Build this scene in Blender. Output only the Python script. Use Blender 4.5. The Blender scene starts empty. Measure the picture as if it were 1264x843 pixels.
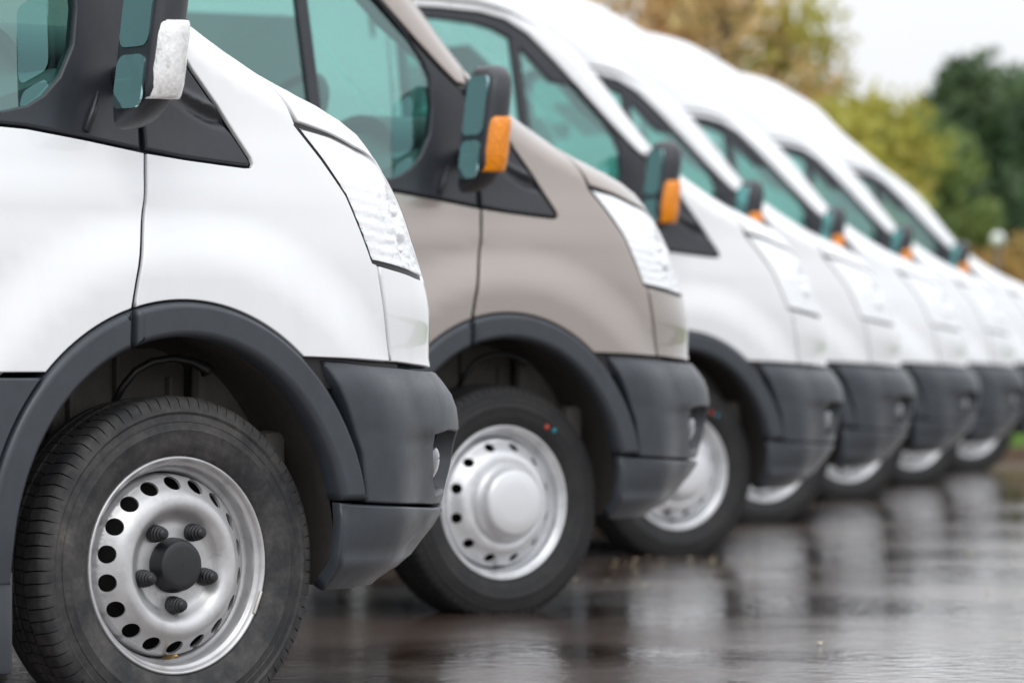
import bpy, bmesh, math, random
import numpy as np
from bisect import bisect_right
from mathutils import Vector, Matrix
from mathutils.geometry import delaunay_2d_cdt
scene = bpy.context.scene
COL = scene.collection
PI = math.pi
# ------------------------------------------------------------------ camera
TH = math.radians(35.3)
CT, ST = math.cos(TH), math.sin(TH)
FPX = 6100.0
CAMH = 0.73
RX, RZ = -0.695, 10.318                       # first van's front wheel: right of / ahead of the camera
cam_loc = Vector((-(RX*CT + RZ*ST), -(-RX*ST + RZ*CT), CAMH))
cd = bpy.data.cameras.new('camera'); cam = bpy.data.objects.new('camera', cd); COL.objects.link(cam)
cd.sensor_width = 36; cd.lens = FPX/1264*36
cd.clip_start = 0.3; cd.clip_end = 2000
cam.location = cam_loc
tilt = math.atan(29.5/FPX)
fw = Vector((ST*math.cos(tilt), CT*math.cos(tilt), math.sin(tilt)))
cam.rotation_euler = fw.to_track_quat('-Z', 'Y').to_euler()
cd.dof.use_dof = True; cd.dof.focus_distance = 10.5; cd.dof.aperture_fstop = 4.5
scene.camera = cam
def vw(right, depth, z=0.0):                  # metres right of / ahead of the camera -> place
    return Vector((cam_loc.x + right*CT + depth*ST, cam_loc.y - right*ST + depth*CT, z))
# ------------------------------------------------------------------ overcast sky and soft sun
SUN_EL, SUN_AZ = math.radians(48), math.radians(215)
w = bpy.data.worlds.new('World'); scene.world = w; w.use_nodes = True
nt = w.node_tree; N = nt.nodes; Lk = nt.links; N.clear()
wo = N.new('ShaderNodeOutputWorld'); bg = N.new('ShaderNodeBackground')
sky = N.new('ShaderNodeTexSky'); sky.sky_type = 'NISHITA'; sky.sun_disc = False
sky.sun_elevation = SUN_EL; sky.sun_rotation = SUN_AZ; sky.air_density = 1.5; sky.dust_density = 4
hs = N.new('ShaderNodeHueSaturation'); hs.inputs['Saturation'].default_value = 0.25; hs.inputs['Value'].default_value = 1.0
Lk.new(sky.outputs[0], hs.inputs['Color'])
tc = N.new('ShaderNodeTexCoord'); sp = N.new('ShaderNodeSeparateXYZ'); Lk.new(tc.outputs['Generated'], sp.inputs[0])
mx = N.new('ShaderNodeMath'); mx.operation = 'MULTIPLY_ADD'; mx.inputs[1].default_value = 11.0; mx.inputs[2].default_value = 8.3
ab = N.new('ShaderNodeMath'); ab.operation = 'ABSOLUTE'; Lk.new(sp.outputs[2], ab.inputs[0]); Lk.new(ab.outputs[0], mx.inputs[0])
nz = N.new('ShaderNodeTexNoise'); nz.inputs['Scale'].default_value = 2.2; nz.inputs['Detail'].default_value = 5; Lk.new(tc.outputs['Generated'], nz.inputs['Vector'])
nr = N.new('ShaderNodeMapRange'); nr.inputs[1].default_value = .3; nr.inputs[2].default_value = .7; nr.inputs[3].default_value = .88; nr.inputs[4].default_value = 1.1
Lk.new(nz.outputs[0], nr.inputs[0])
mm = N.new('ShaderNodeMath'); mm.operation = 'MULTIPLY'; Lk.new(mx.outputs[0], mm.inputs[0]); Lk.new(nr.outputs[0], mm.inputs[1])
cl = N.new('ShaderNodeVectorMath'); cl.operation = 'SCALE'; cl.inputs[0].default_value = (0.965, 0.985, 1.02); Lk.new(mm.outputs[0], cl.inputs['Scale'])
mc = N.new('ShaderNodeMix'); mc.data_type = 'RGBA'; mc.inputs[0].default_value = .88
Lk.new(hs.outputs[0], mc.inputs[6]); Lk.new(cl.outputs[0], mc.inputs[7])
Lk.new(mc.outputs[2], bg.inputs['Color']); bg.inputs['Strength'].default_value = 0.112
Lk.new(bg.outputs[0], wo.inputs[0])
sd = bpy.data.lights.new('sun', 'SUN'); sd.energy = 0.5; sd.angle = math.radians(25); sd.color = (1, .98, .95)
so = bpy.data.objects.new('sun', sd); COL.objects.link(so)
sdir = Vector((math.sin(SUN_AZ)*math.cos(SUN_EL), math.cos(SUN_AZ)*math.cos(SUN_EL), math.sin(SUN_EL)))
so.rotation_euler = sdir.to_track_quat('Z', 'Y').to_euler()
vs = scene.view_settings; vs.view_transform = 'Standard'; vs.look = 'None'; vs.gamma = 1; vs.use_curve_mapping = False
vs.exposure = 0.14
scene.render.engine = 'CYCLES'
scene.cycles.max_bounces = 10; scene.cycles.transparent_max_bounces = 16

# ------------------------------------------------------------------ materials
def mat(name, col, rough=.5, metal=0., coat=0., spec=.5):
    m = bpy.data.materials.new(name); m.use_nodes = True
    b = m.node_tree.nodes['Principled BSDF']
    b.inputs['Base Color'].default_value = (*col, 1); b.inputs['Roughness'].default_value = rough
    b.inputs['Metallic'].default_value = metal; b.inputs['Coat Weight'].default_value = coat
    b.inputs['Coat Roughness'].default_value = .04; b.inputs['Specular IOR Level'].default_value = spec
    m.diffuse_color = (*col, 1)
    return m
def nd(m, t): return m.node_tree.nodes.new(t)
def lk(m, a, b): m.node_tree.links.new(a, b)
def P(m): return m.node_tree.nodes['Principled BSDF']
def ramp(m, src, pts):
    r = nd(m, 'ShaderNodeValToRGB'); e = r.color_ramp.elements
    while len(e) < len(pts): e.new(.5)
    for i, (p, c) in enumerate(pts):
        e[i].position = p; e[i].color = (*c, 1) if isinstance(c, tuple) else (c, c, c, 1)
    lk(m, src, r.inputs[0]); return r
def noise(m, scale, detail=4, rough=.5, co='Object', stretch=None):
    t = nd(m, 'ShaderNodeTexCoord'); n = nd(m, 'ShaderNodeTexNoise')
    n.inputs['Scale'].default_value = scale; n.inputs['Detail'].default_value = detail; n.inputs['Roughness'].default_value = rough
    if stretch:
        mp = nd(m, 'ShaderNodeMapping'); mp.inputs['Scale'].default_value = stretch
        lk(m, t.outputs[co], mp.inputs[0]); lk(m, mp.outputs[0], n.inputs['Vector'])
    else: lk(m, t.outputs[co], n.inputs['Vector'])
    return n
def bump(m, src, strength, dist):
    b = nd(m, 'ShaderNodeBump'); b.inputs['Strength'].default_value = strength; b.inputs['Distance'].default_value = dist
    lk(m, src, b.inputs['Height']); lk(m, b.outputs[0], P(m).inputs['Normal']); return b
def paint(name, col, metal=0., dirt=(.25, .22, .19)):
    m = mat(name, col, .32, metal, .9)
    n = noise(m, 1.0, 8, .6, stretch=(7, 7, 2.0))           # rain-washed dust, heavier low down
    t = nd(m, 'ShaderNodeTexCoord'); s = nd(m, 'ShaderNodeSeparateXYZ'); lk(m, t.outputs['Object'], s.inputs[0])
    h = nd(m, 'ShaderNodeMapRange'); h.inputs[1].default_value = 1.1; h.inputs[2].default_value = .4; h.inputs[3].default_value = .02; h.inputs[4].default_value = .28
    lk(m, s.outputs[2], h.inputs[0])
    r = ramp(m, n.outputs[0], [(.42, 0.), (.8, 1.)])
    mu = nd(m, 'ShaderNodeMath'); mu.operation = 'MULTIPLY'; lk(m, r.outputs[0], mu.inputs[0]); lk(m, h.outputs[0], mu.inputs[1])
    x = nd(m, 'ShaderNodeMix'); x.data_type = 'RGBA'; x.inputs[6].default_value = (*col, 1); x.inputs[7].default_value = (*dirt, 1)
    lk(m, mu.outputs[0], x.inputs[0]); lk(m, x.outputs[2], P(m).inputs['Base Color'])
    v = nd(m, 'ShaderNodeTexVoronoi'); v.inputs['Scale'].default_value = 70; v.inputs['Randomness'].default_value = 1; lk(m, t.outputs['Object'], v.inputs['Vector'])
    dr = ramp(m, v.outputs['Distance'], [(.0, 1.), (.10, .75), (.17, 0.)]); wn = nd(m, 'ShaderNodeSeparateXYZ'); lk(m, v.outputs['Color'], wn.inputs[0])
    sel = nd(m, 'ShaderNodeMath'); sel.operation = 'GREATER_THAN'; sel.inputs[1].default_value = .72; lk(m, wn.outputs[0], sel.inputs[0])
    pm = nd(m, 'ShaderNodeMath'); pm.operation = 'MULTIPLY'; lk(m, dr.outputs[0], pm.inputs[0]); lk(m, sel.outputs[0], pm.inputs[1])
    bb = nd(m, 'ShaderNodeBump'); bb.inputs['Strength'].default_value = .35; bb.inputs['Distance'].default_value = .0012; lk(m, pm.outputs[0], bb.inputs['Height']); lk(m, bb.outputs[0], P(m).inputs['Coat Normal'])
    return m
M = {}
M['white'] = paint('white_paint', (.80, .815, .83))
M['pearl'] = paint('off_white_paint', (.75, .76, .775))
M['taupe'] = paint('taupe_metallic_paint', (.335, .293, .266), .55)
M['white2'] = paint('fresh_white_paint', (.81, .83, .85))
def plastic(name, col, rough=.42, scuff=.16):
    m = mat(name, col, rough)
    n = noise(m, 30, 10, .75, stretch=(1, 1, .6)); r = ramp(m, n.outputs[0], [(.40, tuple(c*.92 for c in col)), (.66, tuple(c*1.12 for c in col)), (.82, (scuff, scuff, scuff*.97))])
    lk(m, r.outputs[0], P(m).inputs['Base Color'])
    n2 = noise(m, 5, 6, .7); r2 = ramp(m, n2.outputs[0], [(.3, rough*.75), (.75, min(1, rough*1.5))]); lk(m, r2.outputs[0], P(m).inputs['Roughness'])
    n3 = noise(m, 700, 2); bump(m, n3.outputs[0], .12, .002)
    return m
M['plastic'] = plastic('dark_grey_plastic', (.036, .043, .053), .36, .13)
M['trim'] = plastic('smooth_dark_trim', (.021, .024, .031), .33, .05)
M['black'] = mat('black_rubber_seal', (.012, .012, .013), .5)
M['dark'] = plastic('underbody_dark', (.018, .016, .015), .75, .05)
M['liner'] = plastic('wheel_well_liner', (.075, .067, .060), .8, .16)
M['inner'] = plastic('inner_panel_dusty', (.15, .138, .125), .7, .24)
# tyres
def rubber(name, base, dust, amount):
    m = mat(name, base, .75)
    n = noise(m, 9, 9, .7); r = ramp(m, n.outputs[0], [(.42, base), (.62, tuple(.65*a_+.35*b_ for a_, b_ in zip(base, dust))), (.62+.2/amount, dust)])
    n2 = noise(m, 60, 4, .7); r2 = ramp(m, n2.outputs[0], [(.4, .75), (.7, 1.25)])
    x = nd(m, 'ShaderNodeMix'); x.data_type = 'RGBA'; x.blend_type = 'MULTIPLY'; x.inputs[0].default_value = .8
    lk(m, r.outputs[0], x.inputs[6]); lk(m, r2.outputs[0], x.inputs[7]); lk(m, x.outputs[2], P(m).inputs['Base Color'])
    bump(m, n2.outputs[0], .25, .002); return m
M['tyre_worn'] = rubber('worn_tyre_rubber', (.026, .027, .030), (.15, .138, .125), 1.1)
M['tyre'] = rubber('tyre_rubber', (.014, .0145, .016), (.042, .040, .038), .9)
def steel(name, base, grime, amt):
    m = mat(name, base, .38, .55)
    n = noise(m, 16, 8, .7); r = ramp(m, n.outputs[0], [(.45, base), (.62, tuple(b*.86 for b in base)), (.62+.3/amt, grime)])
    lk(m, r.outputs[0], P(m).inputs['Base Color'])
    return m
M['steel'] = steel('silver_steel_wheel', (.56, .56, .57), (.16, .12, .09), 1.4)
M['steel2'] = steel('clean_silver_steel_wheel', (.72, .73, .75), (.30, .28, .26), 1.0)
M['cap'] = mat('silver_hub_cap', (.70, .71, .73), .33, .35)
M['nut'] = plastic('black_wheel_plastic', (.014, .015, .018), .42, .05)
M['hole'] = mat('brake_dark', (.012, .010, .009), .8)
M['brass'] = mat('brass_valve', (.35, .24, .10), .35, .9)
M['weight'] = mat('grey_wheel_weight', (.62, .60, .56), .5, .4)
def glass(name, tint, refl, fac0):
    m = bpy.data.materials.new(name); m.use_nodes = True; n = m.node_tree.nodes; n.clear()
    o = n.new('ShaderNodeOutputMaterial'); mi = n.new('ShaderNodeMixShader'); tr = n.new('ShaderNodeBsdfTransparent'); gl = n.new('ShaderNodeBsdfGlossy')
    tr.inputs[0].default_value = (*tint, 1); gl.inputs['Color'].default_value = (*refl, 1); gl.inputs['Roughness'].default_value = .02
    lw = n.new('ShaderNodeFresnel'); ge = n.new('ShaderNodeNewGeometry'); mr = n.new('ShaderNodeMapRange')      # same reflectance from either side of a thin pane
    mr.inputs[3].default_value = 1.5; mr.inputs[4].default_value = 1/1.5; m.node_tree.links.new(ge.outputs['Backfacing'], mr.inputs[0]); m.node_tree.links.new(mr.outputs[0], lw.inputs[0])
    ma = n.new('ShaderNodeMath'); ma.operation = 'ADD'; ma.inputs[1].default_value = fac0; ma.use_clamp = True
    l = m.node_tree.links; l.new(lw.outputs[0], ma.inputs[0]); l.new(ma.outputs[0], mi.inputs[0]); l.new(tr.outputs[0], mi.inputs[1]); l.new(gl.outputs[0], mi.inputs[2]); l.new(mi.outputs[0], o.inputs[0])
    m.diffuse_color = (*tint, .5); return m
M['glass'] = glass('green_tinted_glass', (.46, .73, .69), (.66, .90, .89), .14)
M['screen'] = glass('windscreen_glass', (.46, .74, .68), (.8, .95, .95), .04)
M['dark_glass'] = mat('dark_side_glass', (.03, .06, .058), .05)
M['lens'] = glass('clear_lamp_lens', (.98, .985, .99), (1, 1, 1), .05)
m = bpy.data.materials.new('mirror_glass'); m.use_nodes = True; P(m).inputs['Base Color'].default_value = (.40, .58, .60, 1); P(m).inputs['Metallic'].default_value = 1; P(m).inputs['Roughness'].default_value = .03; M['mirror'] = m
M['reflector'] = mat('white_lamp_reflector', (.93, .94, .95), .3, .0)
m = M['reflector']; nn = noise(m, 30, 3, .6, stretch=(1, 1, 2.2)); tt = nd(m, 'ShaderNodeTexCoord'); ss = nd(m, 'ShaderNodeSeparateXYZ'); lk(m, tt.outputs['Object'], ss.inputs[0])
fr = nd(m, 'ShaderNodeMapRange'); fr.inputs[1].default_value = .46; fr.inputs[2].default_value = .62; lk(m, ss.outputs[0], fr.inputs[0])
rr_ = ramp(m, nn.outputs[0], [(.40, 1.), (.50, 0.)]); mu = nd(m, 'ShaderNodeMath'); mu.operation = 'MULTIPLY'; lk(m, rr_.outputs[0], mu.inputs[0]); lk(m, fr.outputs[0], mu.inputs[1])
x = nd(m, 'ShaderNodeMix'); x.data_type = 'RGBA'; x.inputs[6].default_value = (.93, .94, .95, 1); x.inputs[7].default_value = (.58, .60, .62, 1); lk(m, mu.outputs[0], x.inputs[0]); lk(m, x.outputs[2], P(m).inputs['Base Color'])
M['foglens'] = mat('fog_lamp_lens', (.16, .18, .20), .06, .2, 1.)
M['chrome'] = mat('chrome', (.85, .86, .88), .08, 1.)
def amber(name, col):
    m = mat(name, col, .25, 0, .25); P(m).inputs['Subsurface Weight'].default_value = .2; P(m).inputs['Subsurface Radius'].default_value = (.03, .012, .003)
    v = nd(m, 'ShaderNodeTexVoronoi'); v.inputs['Scale'].default_value = 95; t = nd(m, 'ShaderNodeTexCoord'); lk(m, t.outputs['Object'], v.inputs['Vector'])
    bump(m, v.outputs[0], .3, .003)
    r = ramp(m, v.outputs[0], [(.1, tuple(min(1, c*1.2) for c in col)), (.6, tuple(c*.72 for c in col))]); lk(m, r.outputs[0], P(m).inputs['Base Color']); return m
M['amber'] = amber('amber_indicator_lens', (1., .30, .0))
M['clearind'] = mat('clear_indicator_lens', (.8, .8, .79), .1, .15, 1.)
nn = noise(M['clearind'], 38, 3, .6, stretch=(1, 1, .5)); rr_ = ramp(M['clearind'], nn.outputs[0], [(.33, (.60, .60, .60)), (.42, (.80, .80, .80)), (.58, (.88, .88, .88))]); lk(M['clearind'], rr_.outputs[0], P(M['clearind']).inputs['Base Color']); bump(M['clearind'], nn.outputs[0], .8, .010); P(M['clearind']).inputs['Transmission Weight'].default_value = .12
M['cloth'] = plastic('seat_cloth', (.06, .065, .07), .9, .1)
M['dash'] = mat('dashboard_plastic', (.07, .085, .09), .6)
M['visor'] = mat('grey_headlining', (.20, .21, .215), .85)
M['cream'] = mat('grey_cab_lining', (.16, .17, .18), .8)
M['red_dot'] = mat('red_paint_dot', (.5, .06, .04), .6)
M['blue_dot'] = mat('teal_paint_dot', (.03, .22, .28), .6)

# ------------------------------------------------------------------ object helpers
def link(o, parent=None):
    COL.objects.link(o)
    if parent: o.parent = parent
    return o
def tag(o, label=None, cat=None, group=None, kind=None):
    if label: o['label'] = label
    if cat: o['category'] = cat
    if group: o['group'] = group
    if kind: o['kind'] = kind
    return o
def empty(name, loc=(0, 0, 0), rz=0):
    o = bpy.data.objects.new(name, None); o.location = loc; o.rotation_euler = (0, 0, rz); o.empty_display_size = .2
    return link(o)
def mobj(name, verts, faces, m, parent=None, smooth=True, normals=None, mats=None, fm=None):
    me = bpy.data.meshes.new(name); me.from_pydata([tuple(v) for v in verts], [], [tuple(f) for f in faces])
    for q in (mats or [m]): me.materials.append(q)
    if fm is not None: me.polygons.foreach_set('material_index', fm)
    me.polygons.foreach_set('use_smooth', [smooth]*len(me.polygons)); me.update()
    if normals is not None: me.normals_split_custom_set_from_vertices([tuple(n) for n in normals])
    o = bpy.data.objects.new(name, me); return link(o, parent)
def bmobj(name, bm, m, parent=None, smooth=True, auto=None):
    me = bpy.data.meshes.new(name); bm.normal_update(); bm.to_mesh(me); bm.free(); me.materials.append(m)
    me.polygons.foreach_set('use_smooth', [smooth]*len(me.polygons))
    if smooth and auto: me.set_sharp_from_angle(angle=math.radians(auto))
    me.update()
    o = bpy.data.objects.new(name, me); return link(o, parent)
def box(bm, c, s, bev=0., rot=None, seg=2):
    r = bmesh.ops.create_cube(bm, size=1.0); vs_ = r['verts']
    bmesh.ops.scale(bm, vec=s, verts=vs_)
    if bev > 0:
        e = list({e for v in vs_ for e in v.link_edges})
        q = bmesh.ops.bevel(bm, geom=e, offset=bev, segments=seg, affect='EDGES', profile=.5)
        vs_ = list({v for f in q['faces'] for v in f.verts} | {v for v in vs_ if v.is_valid})
        seen = set(vs_); st = list(vs_)
        while st:
            v = st.pop()
            for ed in v.link_edges:
                o2 = ed.other_vert(v)
                if o2 not in seen: seen.add(o2); st.append(o2)
        vs_ = list(seen)
    if rot is not None: bmesh.ops.rotate(bm, cent=(0, 0, 0), matrix=rot, verts=vs_)
    bmesh.ops.translate(bm, vec=c, verts=vs_)
def tube(pts, r, n=8, closed=False):
    pts = [Vector(p) for p in pts]; vs_, fs = [], []; k = len(pts)
    rr = r if isinstance(r, (list, tuple)) else [r]*k
    for i, p in enumerate(pts):
        a = pts[(i-1) % k] if (i or closed) else p; b = pts[(i+1) % k] if (i < k-1 or closed) else p
        t = (b-a).normalized(); u = t.cross(Vector((0, .1, 1))).normalized() if abs(t.z) < .95 else t.cross(Vector((1, 0, 0))).normalized(); v = t.cross(u)
        for j in range(n):
            an = 2*PI*j/n; vs_.append(p + (u*math.cos(an)+v*math.sin(an))*rr[i])
    for i in range(k if closed else k-1):
        for j in range(n): fs.append((i*n+j, i*n+(j+1) % n, ((i+1) % k)*n+(j+1) % n, ((i+1) % k)*n+j))
    if not closed: fs.append(tuple(range(n-1, -1, -1))); fs.append(tuple(range((k-1)*n, k*n)))
    return vs_, fs
def merge(*parts):
    V_, F_ = [], []
    for v, f in parts:
        o = len(V_); V_ += list(v); F_ += [tuple(i+o for i in q) for q in f]
    return V_, F_
def lathe_y(prof, n, ang0=0., cap=False):      # prof: (radius, y), turned about the y axis
    vs_, fs = [], []
    for i in range(n):
        a = ang0+2*PI*i/n; c, s = math.cos(a), math.sin(a)
        for r, y in prof: vs_.append((r*c, y, r*s))
    k = len(prof)
    for i in range(n):
        for j in range(k-1):
            a, b = i*k+j, ((i+1) % n)*k+j
            fs.append((a, a+1, b+1, b))
    return vs_, fs

# ------------------------------------------------------------------ the van's skin as one smooth surface
def pch(tab):
    xs = [a for a, b in tab]; ys = [b for a, b in tab]; n = len(xs)
    h = [xs[i+1]-xs[i] for i in range(n-1)]; d = [(ys[i+1]-ys[i])/h[i] for i in range(n-1)]
    m_ = [0]*n; m_[0] = d[0]; m_[-1] = d[-1]
    for i in range(1, n-1): m_[i] = 0 if d[i-1]*d[i] <= 0 else 2*d[i-1]*d[i]/(d[i-1]+d[i])
    def f(x):
        if x <= xs[0]: return ys[0]+m_[0]*(x-xs[0])
        if x >= xs[-1]: return ys[-1]+m_[-1]*(x-xs[-1])
        i = bisect_right(xs, x)-1; t = (x-xs[i])/h[i]
        return ys[i]*(1+2*t)*(1-t)**2+h[i]*m_[i]*t*(1-t)**2+ys[i+1]*t*t*(3-2*t)+h[i]*m_[i+1]*t*t*(t-1)
    return f
PW = 2.6
INS = pch([(.2, .05), (.3, .02), (.42, .004), (.6, 0), (.95, 0), (1.08, .01), (1.18, .026), (1.26, .042), (1.47, .07), (1.8, .115), (2.1, .16), (2.35, .195), (2.52, .225), (2.64, .27), (2.72, .33), (2.78, .42), (2.82, .56), (2.845, .8), (2.852, 1.0)])
LL = pch([(.2, .6), (.5, .66), (.7, .64), (.9, .60), (1.05, .56), (1.2, .50), (1.35, .42), (1.47, .36), (1.6, .30), (2.1, .34), (2.35, .45), (2.6, .55), (2.85, .5)])
SIL = [(z_, x_, 38.3, .2) for z_, x_ in ((.2, .60), (.268, .652), (.29, .675), (.306, .70), (.356, .757), (.437, .833), (.49, .852), (.53, .866), (.581, .876), (.61, .877), (.653, .867), (.69, .848), (.735, .805), (.765, .797), (.80, .797), (.877, .797), (.95, .776), (1.01, .752), (1.08, .723), (1.158, .676), (1.214, .632), (1.25, .597), (1.293, .525), (1.326, .445), (1.371, .33), (1.423, .227), (1.485, .12))]
SIL += [(z_, x_, 33, .2) for z_, x_ in ((1.60, -.033), (1.87, -.28), (1.94, -.35))]+[(z_, x_, 26, .2) for z_, x_ in ((2.136, -.62), (2.359, -.92), (2.51, -1.08), (2.56, -1.15), (2.65, -1.33), (2.70, -1.42), (2.745, -1.57), (2.776, -1.74), (2.82, -2.0), (2.85, -2.3))]
def prof(t): return math.sin(t*PI/2), 1-max(0, math.cos(t*PI/2))**(2/PW)
_xc = []
for z, x0, th, yr in SIL:
    L_ = LL(z); yi = INS(z); W_ = 1-yi; T_ = math.tan(math.radians(th))
    _xc.append((z, x0-yr*T_-max(L_*prof(k/200)[0]-(yi+prof(k/200)[1]*W_)*T_ for k in range(201))))
XC = pch(_xc)
def sc(z): return XC(z)+LL(z)*PI/2
def sst(a, b, x):
    t = min(1, max(0, (x-a)/(b-a))); return t*t*(3-2*t)
def S(s, z):
    xc = XC(z); L_ = LL(z); yi = INS(z)
    if s <= xc: x = s; y = yi
    else:
        a, w_ = prof(min(1, (s-xc)/L_/(PI/2))); x = xc+L_*a; y = yi+w_*(1-yi)
    if z < 1.2:
        r = math.hypot((x+.03)/.98, z-.353)
        y -= .026*(1-sst(.59, .74, r))*(1-sst(.22, .5, y))
        y += .006*sst(.55, .75, z)*(1-sst(.85, 1.12, z))*(1-sst(-.75, -.45, x))       # shallow scoop in the door
        y -= .003*math.exp(-((z-1.105)/.035)**2)*(1-sst(-.2, .45, x))
    return Vector((x, y, z))
def SN(s, z):
    e = .004; m_ = sc(z)-.02; s2 = min(s, m_)
    n = (S(s2+e, z)-S(s2-e, z)).cross(S(s2, z+e)-S(s2, z-e))
    if n.length < 1e-12: n = Vector((0, -1, 0))
    n.normalize(); return n
_c = {}
def SP(s, z):
    k = (round(s, 5), round(z, 5))
    if k not in _c: _c[k] = (S(s, z), SN(s, z))
    return _c[k]
def resample(poly, step):
    out = []
    for i, a in enumerate(poly):
        b = poly[(i+1) % len(poly)]; d = math.hypot(b[0]-a[0], b[1]-a[1]); k = max(1, int(d/step))
        for j in range(k): out.append((a[0]+(b[0]-a[0])*j/k, a[1]+(b[1]-a[1])*j/k))
    return [p for i, p in enumerate(out) if math.hypot(p[0]-out[i-1][0], p[1]-out[i-1][1]) > 1e-4]
def area(p): return .5*sum(p[i-1][0]*p[i][1]-p[i][0]*p[i-1][1] for i in range(len(p)))
def offset(poly, d):                           # inward for a CCW polygon
    n = len(poly); out = []
    for i in range(n):
        a, b, c = poly[i-1], poly[i], poly[(i+1) % n]
        e1 = (b[0]-a[0], b[1]-a[1]); e2 = (c[0]-b[0], c[1]-b[1])
        l1 = math.hypot(*e1) or 1; l2 = math.hypot(*e2) or 1
        n1 = (-e1[1]/l1, e1[0]/l1); n2 = (-e2[1]/l2, e2[0]/l2)
        bx, by = n1[0]+n2[0], n1[1]+n2[1]; q = bx*bx+by*by
        if q < .25: k = 1.0; bl = math.hypot(bx, by) or 1; bx, by = bx/bl, by/bl; out.append((b[0]+bx*d, b[1]+by*d)); continue
        k = 2/q; out.append((b[0]+bx*k*d*1.0, b[1]+by*k*d*1.0))
    return out
def inside(poly, X, Y):
    r = np.zeros(X.shape, bool); n = len(poly); j = n-1
    for i in range(n):
        xi, yi = poly[i]; xj, yj = poly[j]
        if yi != yj:
            c = ((yi > Y) != (yj > Y)) & (X < (xj-xi)*(Y-yi)/(yj-yi)+xi); r ^= c
        j = i
    return r
ZROWS = [2.55, 2.59, 2.63, 2.665, 2.695, 2.72, 2.742, 2.762, 2.78, 2.795, 2.808, 2.819, 2.829, 2.837, 2.843, 2.848]
def skin(poly, off=0., gap=.003, thick=.012, bev=.003, holes=(), res=.035, step=.02, surf=SP):
    """a panel cut out of the skin: rim with real depth, rolled edge, smooth face"""
    V_, F_, Nn = [], [], []
    def ring(p, dep): 
        out = []
        for s, z in p: out.append((s, z, dep))
        return out
    loops = []; cv = []; ce = []
    def add(p2, dep, tiltdir=None, k=0.):
        ids = []
        for i, (s, z) in enumerate(p2):
            q, n = surf(s, z); V_.append(q+n*(off+dep))
            nn = n
            if tiltdir:
                q2, _ = surf(*tiltdir[i]); o_ = q-q2
                if o_.length > 1e-7:
                    o_.normalize(); nn = (n*(1-k)+o_*k).normalized()
            Nn.append(nn); ids.append(len(V_)-1)
        return ids
    pp = list(poly)
    if area(pp) < 0: pp.reverse()
    pp = resample(pp, step); allp = [(pp, 1)]
    for h in holes:
        h = list(h)
        if area(h) < 0: h.reverse()
        allp.append((resample(h, step), -1))
    outer2 = None; hl = []
    for p, sg in allp:
        B = offset(p, gap*sg); C = offset(p, (gap+bev)*sg)
        r0 = add(B, -thick, C, 1.); r1 = add(B, -bev, C, .75); r2 = add(C, 0.)
        n = len(p)
        for i in range(n):
            j = (i+1) % n
            if sg > 0: F_.append((r0[i], r0[j], r1[j], r1[i])); F_.append((r1[i], r1[j], r2[j], r2[i]))
            else: F_.append((r0[j], r0[i], r1[i], r1[j])); F_.append((r1[j], r1[i], r2[i], r2[j]))
        b = len(cv)
        for k_, q in enumerate(C): cv.append((q, r2[k_]))
        for i in range(n): ce.append((b+i, b+(i+1) % n))
        if sg > 0: outer2 = C
        else: hl.append(C)
    xs = [q[0] for q in outer2]; ys = [q[1] for q in outer2]
    gx = np.arange(min(xs)+res/2, max(xs), res)
    gy = [z for z in np.arange(min(ys)+res/2, min(max(ys), 2.53), res)]+[z for z in ZROWS if min(ys) < z < max(ys)]
    if len(gx) and len(gy):
        X, Y = np.meshgrid(gx, np.array(gy)); X = X.ravel(); Y = Y.ravel()
        k = inside(outer2, X, Y)
        for h in hl: k &= ~inside(h, X, Y)
        X, Y = X[k], Y[k]
        bp = np.array([q for q, _ in cv])
        if len(X):
            keep = []
            for x, y in zip(X, Y):
                dd = np.min((bp[:, 0]-x)**2+(bp[:, 1]-y)**2)
                if dd > (min(res, step*1.2)*.5)**2 or y > 2.6: keep.append((float(x), float(y)))
            base = len(V_)
            ids = add(keep, 0.)
            for q, i in zip(keep, ids): cv.append((q, i))
    r = delaunay_2d_cdt([Vector(q) for q, _ in cv], ce, [], 0, 1e-6)
    ov, of, orig = r[0], r[2], r[3]
    tri = [tuple(f) for f in of]
    cx = np.array([sum(ov[i][0] for i in t)/len(t) for t in tri]); cy = np.array([sum(ov[i][1] for i in t)/len(t) for t in tri])
    k = inside(outer2, cx, cy)
    for h in hl: k &= ~inside(h, cx, cy)
    mp = {}
    for i, o_ in enumerate(orig):
        if o_: mp[i] = cv[o_[0]][1]
        else:
            q, n = surf(ov[i][0], ov[i][1]); V_.append(q+n*off); Nn.append(n); mp[i] = len(V_)-1
    for t, kk in zip(tri, k):
        if kk:
            a, b, c = [ov[i] for i in t]
            if (b[0]-a[0])*(c[1]-a[1])-(b[1]-a[1])*(c[0]-a[0]) < 0: t = (t[0], t[2], t[1])
            F_.append(tuple(mp[i] for i in t))
    return V_, F_, Nn
def mir(g, both=False):
    V_, F_, Nn = g
    v2 = [Vector((v[0], 2.0-v[1], v[2])) for v in V_]; n2 = [Vector((n[0], -n[1], n[2])) for n in Nn]; f2 = [tuple(reversed(f)) for f in F_]
    if not both: return v2, f2, n2
    o = len(V_); return list(V_)+v2, list(F_)+[tuple(i+o for i in f) for f in f2], list(Nn)+n2
def panel(name, poly, m, parent, both=False, pair=True, **kw):
    g = skin(poly, **kw)
    if both:
        V_, F_, Nn = mir(g, True); return [mobj(name, V_, F_, m, parent, normals=Nn)]
    out = [mobj(name, g[0], g[1], m, parent, normals=g[2])]
    if pair:
        g2 = mir(g); out.append(mobj(name, g2[0], g2[1], m, parent, normals=g2[2]))
    return out
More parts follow.
